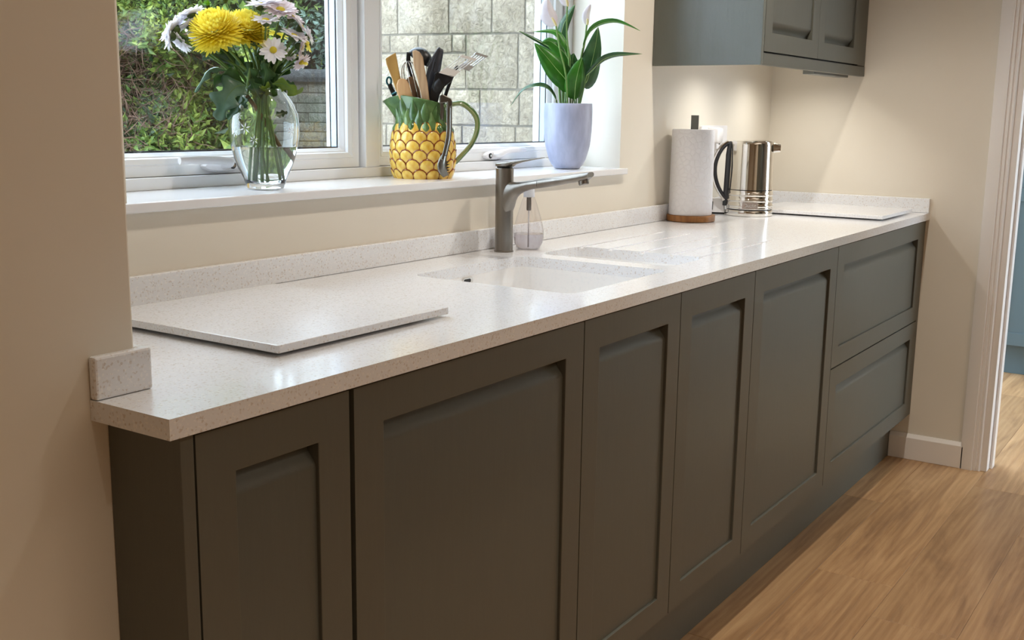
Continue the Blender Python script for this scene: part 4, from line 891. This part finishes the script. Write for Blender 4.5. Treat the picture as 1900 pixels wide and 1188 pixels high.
def daisy(x, y, d, nv, R_, label, foot, n=16, mt=WPET, eye=True, name='white_daisy', cat='flower', droop=-.15, layers=1):
    t = bouquet_thing(name, label, cat); c_ = B(x, y, d); nv, a, b_ = frame(nv); m = MB()
    for l in range(layers):
        for i in range(n): petal(m, c_-nv*.0008*l, nv, a, b_, 2*pi*(i+.5*l)/n+rf.uniform(-.1, .1), .25+.28*l+rf.uniform(-.12, .12), R_*.16, R_*.86*(1-.12*l)*rf.uniform(.9, 1.08), R_*.19, droop-.35+rf.uniform(-.2, .2))
    m.build('petals', mt, t, smooth=True, kind='stuff')
    if eye:
        q = MB(); M_ = Matrix.Translation(c_) @ nv.to_track_quat('Z', 'Y').to_matrix().to_4x4(); q.lathe([(R_*.24, -.001), (R_*.25, .002), (R_*.17, .0042), (R_*.02, .005)], 16).xf(M_); q.build('flower_eye', YEYE, t, smooth=True)
    calyx(t, c_-nv*.002, nv, R_*.30); stem_to(t, c_-nv*.010, B(*foot)); return t
def mum(x, y, d, nv, R_, label, foot, n=420):
    t = bouquet_thing('yellow_chrysanthemum', label, 'flower'); c_ = B(x, y, d); nv, a, b_ = frame(nv); m = MB(); g = 2.39996
    for i in range(n):
        f_ = (i+.5)/n; el = pi/2-(pi/2+.62)*f_**.72; ang = i*g; rd = a*cos(ang)+b_*sin(ang); k_ = .78 if el > 0 else 1
        q = c_+nv*R_*.16+(rd*cos(el)+nv*(sin(el)*k_))*R_*.36
        petal(m, q, nv, a, b_, ang, el-.05, 0, R_*(.44+.22*f_)*rf.uniform(.88, 1.1), R_*.085, .75-.5*f_+rf.uniform(-.2, .2))
    m.build('petals', YPET, t, smooth=True, kind='stuff'); calyx(t, c_-nv*.004, nv, R_*.22); stem_to(t, c_-nv*.012, B(*foot), .0026); return t
# yellow blooms
mum(414, 68, -.030, (-.32, -.35, .92), .056, 'large yellow chrysanthemum bloom at the front left of the bouquet', (478, 330, -.006))
mum(463, 62, .012, (.12, -.2, 1), .052, 'large yellow chrysanthemum bloom behind and right of the front one', (484, 331, .008))
daisy(478, 76, -.012, (.25, -.25, .95), .033, 'small yellow chrysanthemum under the two large blooms', (490, 330, .0), 26, YPET, False, 'yellow_daisy', droop=-.1, layers=2)
daisy(520, 62, .03, (.3, .2, 1), .022, 'yellow daisy head half hidden among the white flowers', (496, 332, .01), 18, YPET, False, 'yellow_daisy')
daisy(569, 78, .012, (.9, .2, .5), .020, 'yellow daisy head at the right edge of the bouquet', (505, 330, .004), 16, YPET, False, 'yellow_daisy')
daisy(563, 108, .0, (.5, -.6, .6), .014, 'tiny opening yellow daisy low at the right of the bouquet', (503, 331, .0), 14, YPET, False, 'yellow_daisy')
# white daisies, left cluster seen from the side
for x, y, d, nv, R_, lb, ft in (
    (340, 58, .0, (-.7, .1, .6), .030, 'white daisy at the far left of the bouquet, upper one of the tilted pair', (476, 332, .0)),
    (333, 72, -.012, (-.95, -.15, .05), .026, 'white daisy at the far left of the bouquet, lower one, facing away to the left', (474, 331, -.006)),
    (366, 50, .012, (-.5, .1, .8), .024, 'white daisy tucked between the left daisies and the big yellow bloom', (480, 332, .01)),
    (370, 30, .006, (-.35, .1, .9), .026, 'white daisy at the upper left, beside the green bud', (482, 331, .012)),
    (350, 80, .0, (-.5, -.3, -.55), .022, 'white daisy hanging below the left cluster', (478, 332, .004)),
    (378, 72, .008, (-.3, -.2, -.5), .019, 'small white daisy below the left edge of the big yellow bloom', (482, 333, -.004))):
    daisy(x, y, d, nv, R_*1.12, lb, ft, n=20, layers=2, eye=False)
for x, y, d, nv, R_, mt, lb, ft in (
    (511, 93, -.035, (.05, -.93, .35), .0255, WPET, 'open white daisy with yellow eye facing the room, low right of centre', (498, 331, -.006)),
    (499, 40, -.03, (.0, -.3, .95), .0265, WPET, 'white daisy just right of the yellow blooms, seen from the side', (492, 332, -.008)),
    (490, 10, .0, (-.1, -.2, 1), .028, WPET, 'white daisy at the top of the bouquet, left of the blush ones', (494, 332, .0)),
    (526, 18, -.006, (.1, -.45, .9), .032, PPET, 'blush white daisy at the top of the bouquet with upright petals', (497, 333, .004)),
    (508, 6, .02, (.0, .0, 1), .028, WPET, 'white daisy at the very top behind the blush one', (494, 331, .012)),
    (546, 30, .006, (.5, -.2, .85), .026, PPET, 'blush white daisy at the upper right of the bouquet', (500, 331, .008)),
    (562, 48, .0, (.75, -.1, .6), .024, WPET, 'white daisy at the right with a yellowish heart', (503, 332, .008)),
    (548, 66, -.02, (.35, -.3, .9), .028, WPET, 'white daisy right of centre on an upright dark stem', (504, 333, -.002)),
    (560, 84, -.012, (.85, -.1, -.25), .024, PPET, 'blush daisy drooping at the right below the white one', (505, 332, .0)),
    (560, 112, -.008, (.5, -.35, -.6), .020, PPET, 'lowest blush daisy at the right, hanging downward', (503, 332, -.004)),
    (534, 98, .01, (.3, -.5, .6), .020, PPET, 'small blush daisy right of the open daisy', (500, 333, .006)),
    (576, 62, .012, (.95, .0, .3), .019, WPET, 'small white daisy at the outermost right', (505, 332, .01))):
    daisy(x, y, d, nv, R_*1.08, lb, ft, mt=mt, n=15 if R_ < .03 else 20, layers=1 if y == 93 else 2)
for x, y, lb, ft, s in ((397, 12, 'round green pompon bud above the big yellow bloom', (484, 332, .012), .0105), (428, -2, 'yellow green bud at the top of the bouquet, left one', (486, 333, .014), .014), (470, -2, 'green bud at the top of the bouquet, near the white daisies', (490, 332, .014), .010)):
    t = bouquet_thing('green_pompon_bud', lb, 'flower'); c_ = B(x, y, .03); m = MB()
    for i in range(60):
        f_ = (i+.5)/60; nv, a, b_ = frame((.1, -.2, 1)); petal(m, c_, nv, a, b_, i*2.4, pi/2-1.6*f_, .001, s, s*.11, .3)
    m.build('petals', GBUD, t, smooth=True, kind='stuff'); calyx(t, c_, (.1, -.2, 1), s*.5); stem_to(t, c_-Vector((0, 0, .006)), B(*ft), .0016)
# leafy stems
def lobed(par, pts, wd, side, fold=.2, mt=MUML, name='leaf'):
    body = bez([B(*p) for p in pts], 24); k = len(body); prof = []
    for i in range(k):
        t = i/(k-1); base = sin(pi*min(.985, t**.85*.97+.02))**.7; lob = 1+.42*cos(t*2*pi*3.1+.6); prof.append(wd*V_*base*lob*(.35 if t < .12 else 1)+.0006)
    m = MB(); m.leaf(body, prof, side, fold, 0, 0, .05); o = m.build(name, mt, par, smooth=True, solid=.0005)
    q = MB(); q.tube(body, [max(.0003, .0011*(1-i/k)) for i in range(k)], 5); q.build('midrib', STEMG, o); return o
LM2 = leafmat('grey_green_leaf', (70, 104, 84), (108, 138, 116), .35); LM3 = leafmat('lime_leaf', (96, 128, 34), (132, 158, 52), .4)
lf = bouquet_thing('leafy_chrysanthemum_stem', 'stem with the big lobed leaf drooping over the left of the vase', 'foliage'); stem_to(lf, B(452, 120, -.02), B(480, 331, -.004), .0026)
lobed(lf, [(462, 158, -.03), (446, 160, -.045), (430, 178, -.055), (420, 200, -.06), (413, 222, -.06)], 22, (.75, -.35, -.45), .25, LM2)
lobed(lf, [(458, 156, -.02), (440, 146, -.03), (420, 148, -.035), (408, 165, -.04), (402, 188, -.04)], 15, (.3, -.5, .8), .25, LM3 if False else MUML)
lobed(lf, [(454, 172, -.03), (446, 190, -.045), (440, 205, -.05), (428, 220, -.05)], 12, (.8, -.5, .1), .3)
lf = bouquet_thing('leafy_chrysanthemum_stem', 'stem with a narrow curled leaf hanging at the far left', 'foliage'); stem_to(lf, B(430, 112, .0), B(484, 333, .002), .0022)
lobed(lf, [(432, 132, .0), (412, 126, .0), (396, 132, -.004), (384, 150, -.006), (371, 171, -.008)], 8, (.3, -.7, -.5), -.5, LM2)
lobed(lf, [(440, 120, .0), (420, 108, .0), (402, 106, .0), (386, 112, .0)], 7, (.2, -.5, .8), .3, LM2)
lobed(lf, [(446, 130, .0), (430, 105, .004), (415, 88, .004), (405, 75, .0)], 10, (.7, -.5, .4), .3)
lf = bouquet_thing('leafy_chrysanthemum_stem', 'stem with the yellowish leaf reaching right over the vase rim', 'foliage'); stem_to(lf, B(516, 118, -.01), B(500, 333, -.004), .0026)
lobed(lf, [(508, 154, -.03), (524, 153, -.04), (538, 160, -.045), (550, 168, -.045), (562, 160, -.04)], 11, (.2, -.6, .75), .25, LM3)
lobed(lf, [(506, 158, -.02), (500, 162, -.03), (490, 168, -.035), (502, 172, -.03)], 9, (.2, -.4, .9), .2, LM3)
lobed(lf, [(520, 160, .0), (534, 156, .0), (548, 152, .0)], 9, (.1, -.4, .9), .2)
lobed(lf, [(512, 212, -.022), (522, 208, -.026), (533, 206, -.024)], 5, (0, -.4, .9), .2)
lf = bouquet_thing('leafy_chrysanthemum_stem', 'stem of dark leaves filling the middle of the bouquet above the vase', 'foliage'); stem_to(lf, B(484, 110, .01), B(492, 331, .006), .0028)
for pts, w_ in (([(480, 170, .0), (476, 150, -.012), (468, 132, -.02), (462, 115, -.02)], 14), ([(490, 168, -.01), (494, 150, -.022), (496, 132, -.028), (492, 116, -.03)], 15), ([(486, 182, -.02), (480, 172, -.03), (474, 158, -.036), (470, 146, -.036)], 12), ([(496, 150, .0), (506, 136, -.004), (516, 122, -.006), (526, 112, -.006)], 13), ([(494, 172, -.012), (506, 164, -.016), (512, 148, -.02), (514, 134, -.02)], 12), ([(474, 140, .01), (462, 124, .014), (448, 112, .016), (440, 98, .016)], 12), ([(484, 130, .01), (480, 112, .014), (484, 98, .016), (490, 86, .016)], 14), ([(500, 134, .012), (512, 116, .014), (518, 100, .016), (520, 86, .016)], 14), ([(470, 176, .0), (462, 182, -.01), (458, 190, -.016), (462, 198, -.018)], 8), ([(508, 128, -.01), (500, 112, -.014), (488, 104, -.016), (478, 104, -.016)], 14), ([(520, 140, .02), (532, 124, .02), (540, 110, .02), (544, 100, .02)], 11), ([(452, 136, .012), (440, 134, .012), (428, 124, .014), (420, 116, .014)], 9)):
    lobed(lf, pts, w_, (.8, -.6, .1), .2)
lf = bouquet_thing('woody_stem', 'thick brown woody stem slanting down to the right inside the vase', 'foliage')
m = MB(); m.tube(bez([B(462, 176, -.01), B(482, 205, -.004), (B(500, 235, .006)), B(518, 268, .012), B(532, 296, .014)], 20), .0042, 9); m.build('stem', TWIGB, lf, smooth=True)
m = MB(); m.tube(bez([B(462, 176, -.01), B(466, 150, -.014), B(470, 125, -.02)], 8), .0035, 8); m.build('stem', STEMG, lf, smooth=True)
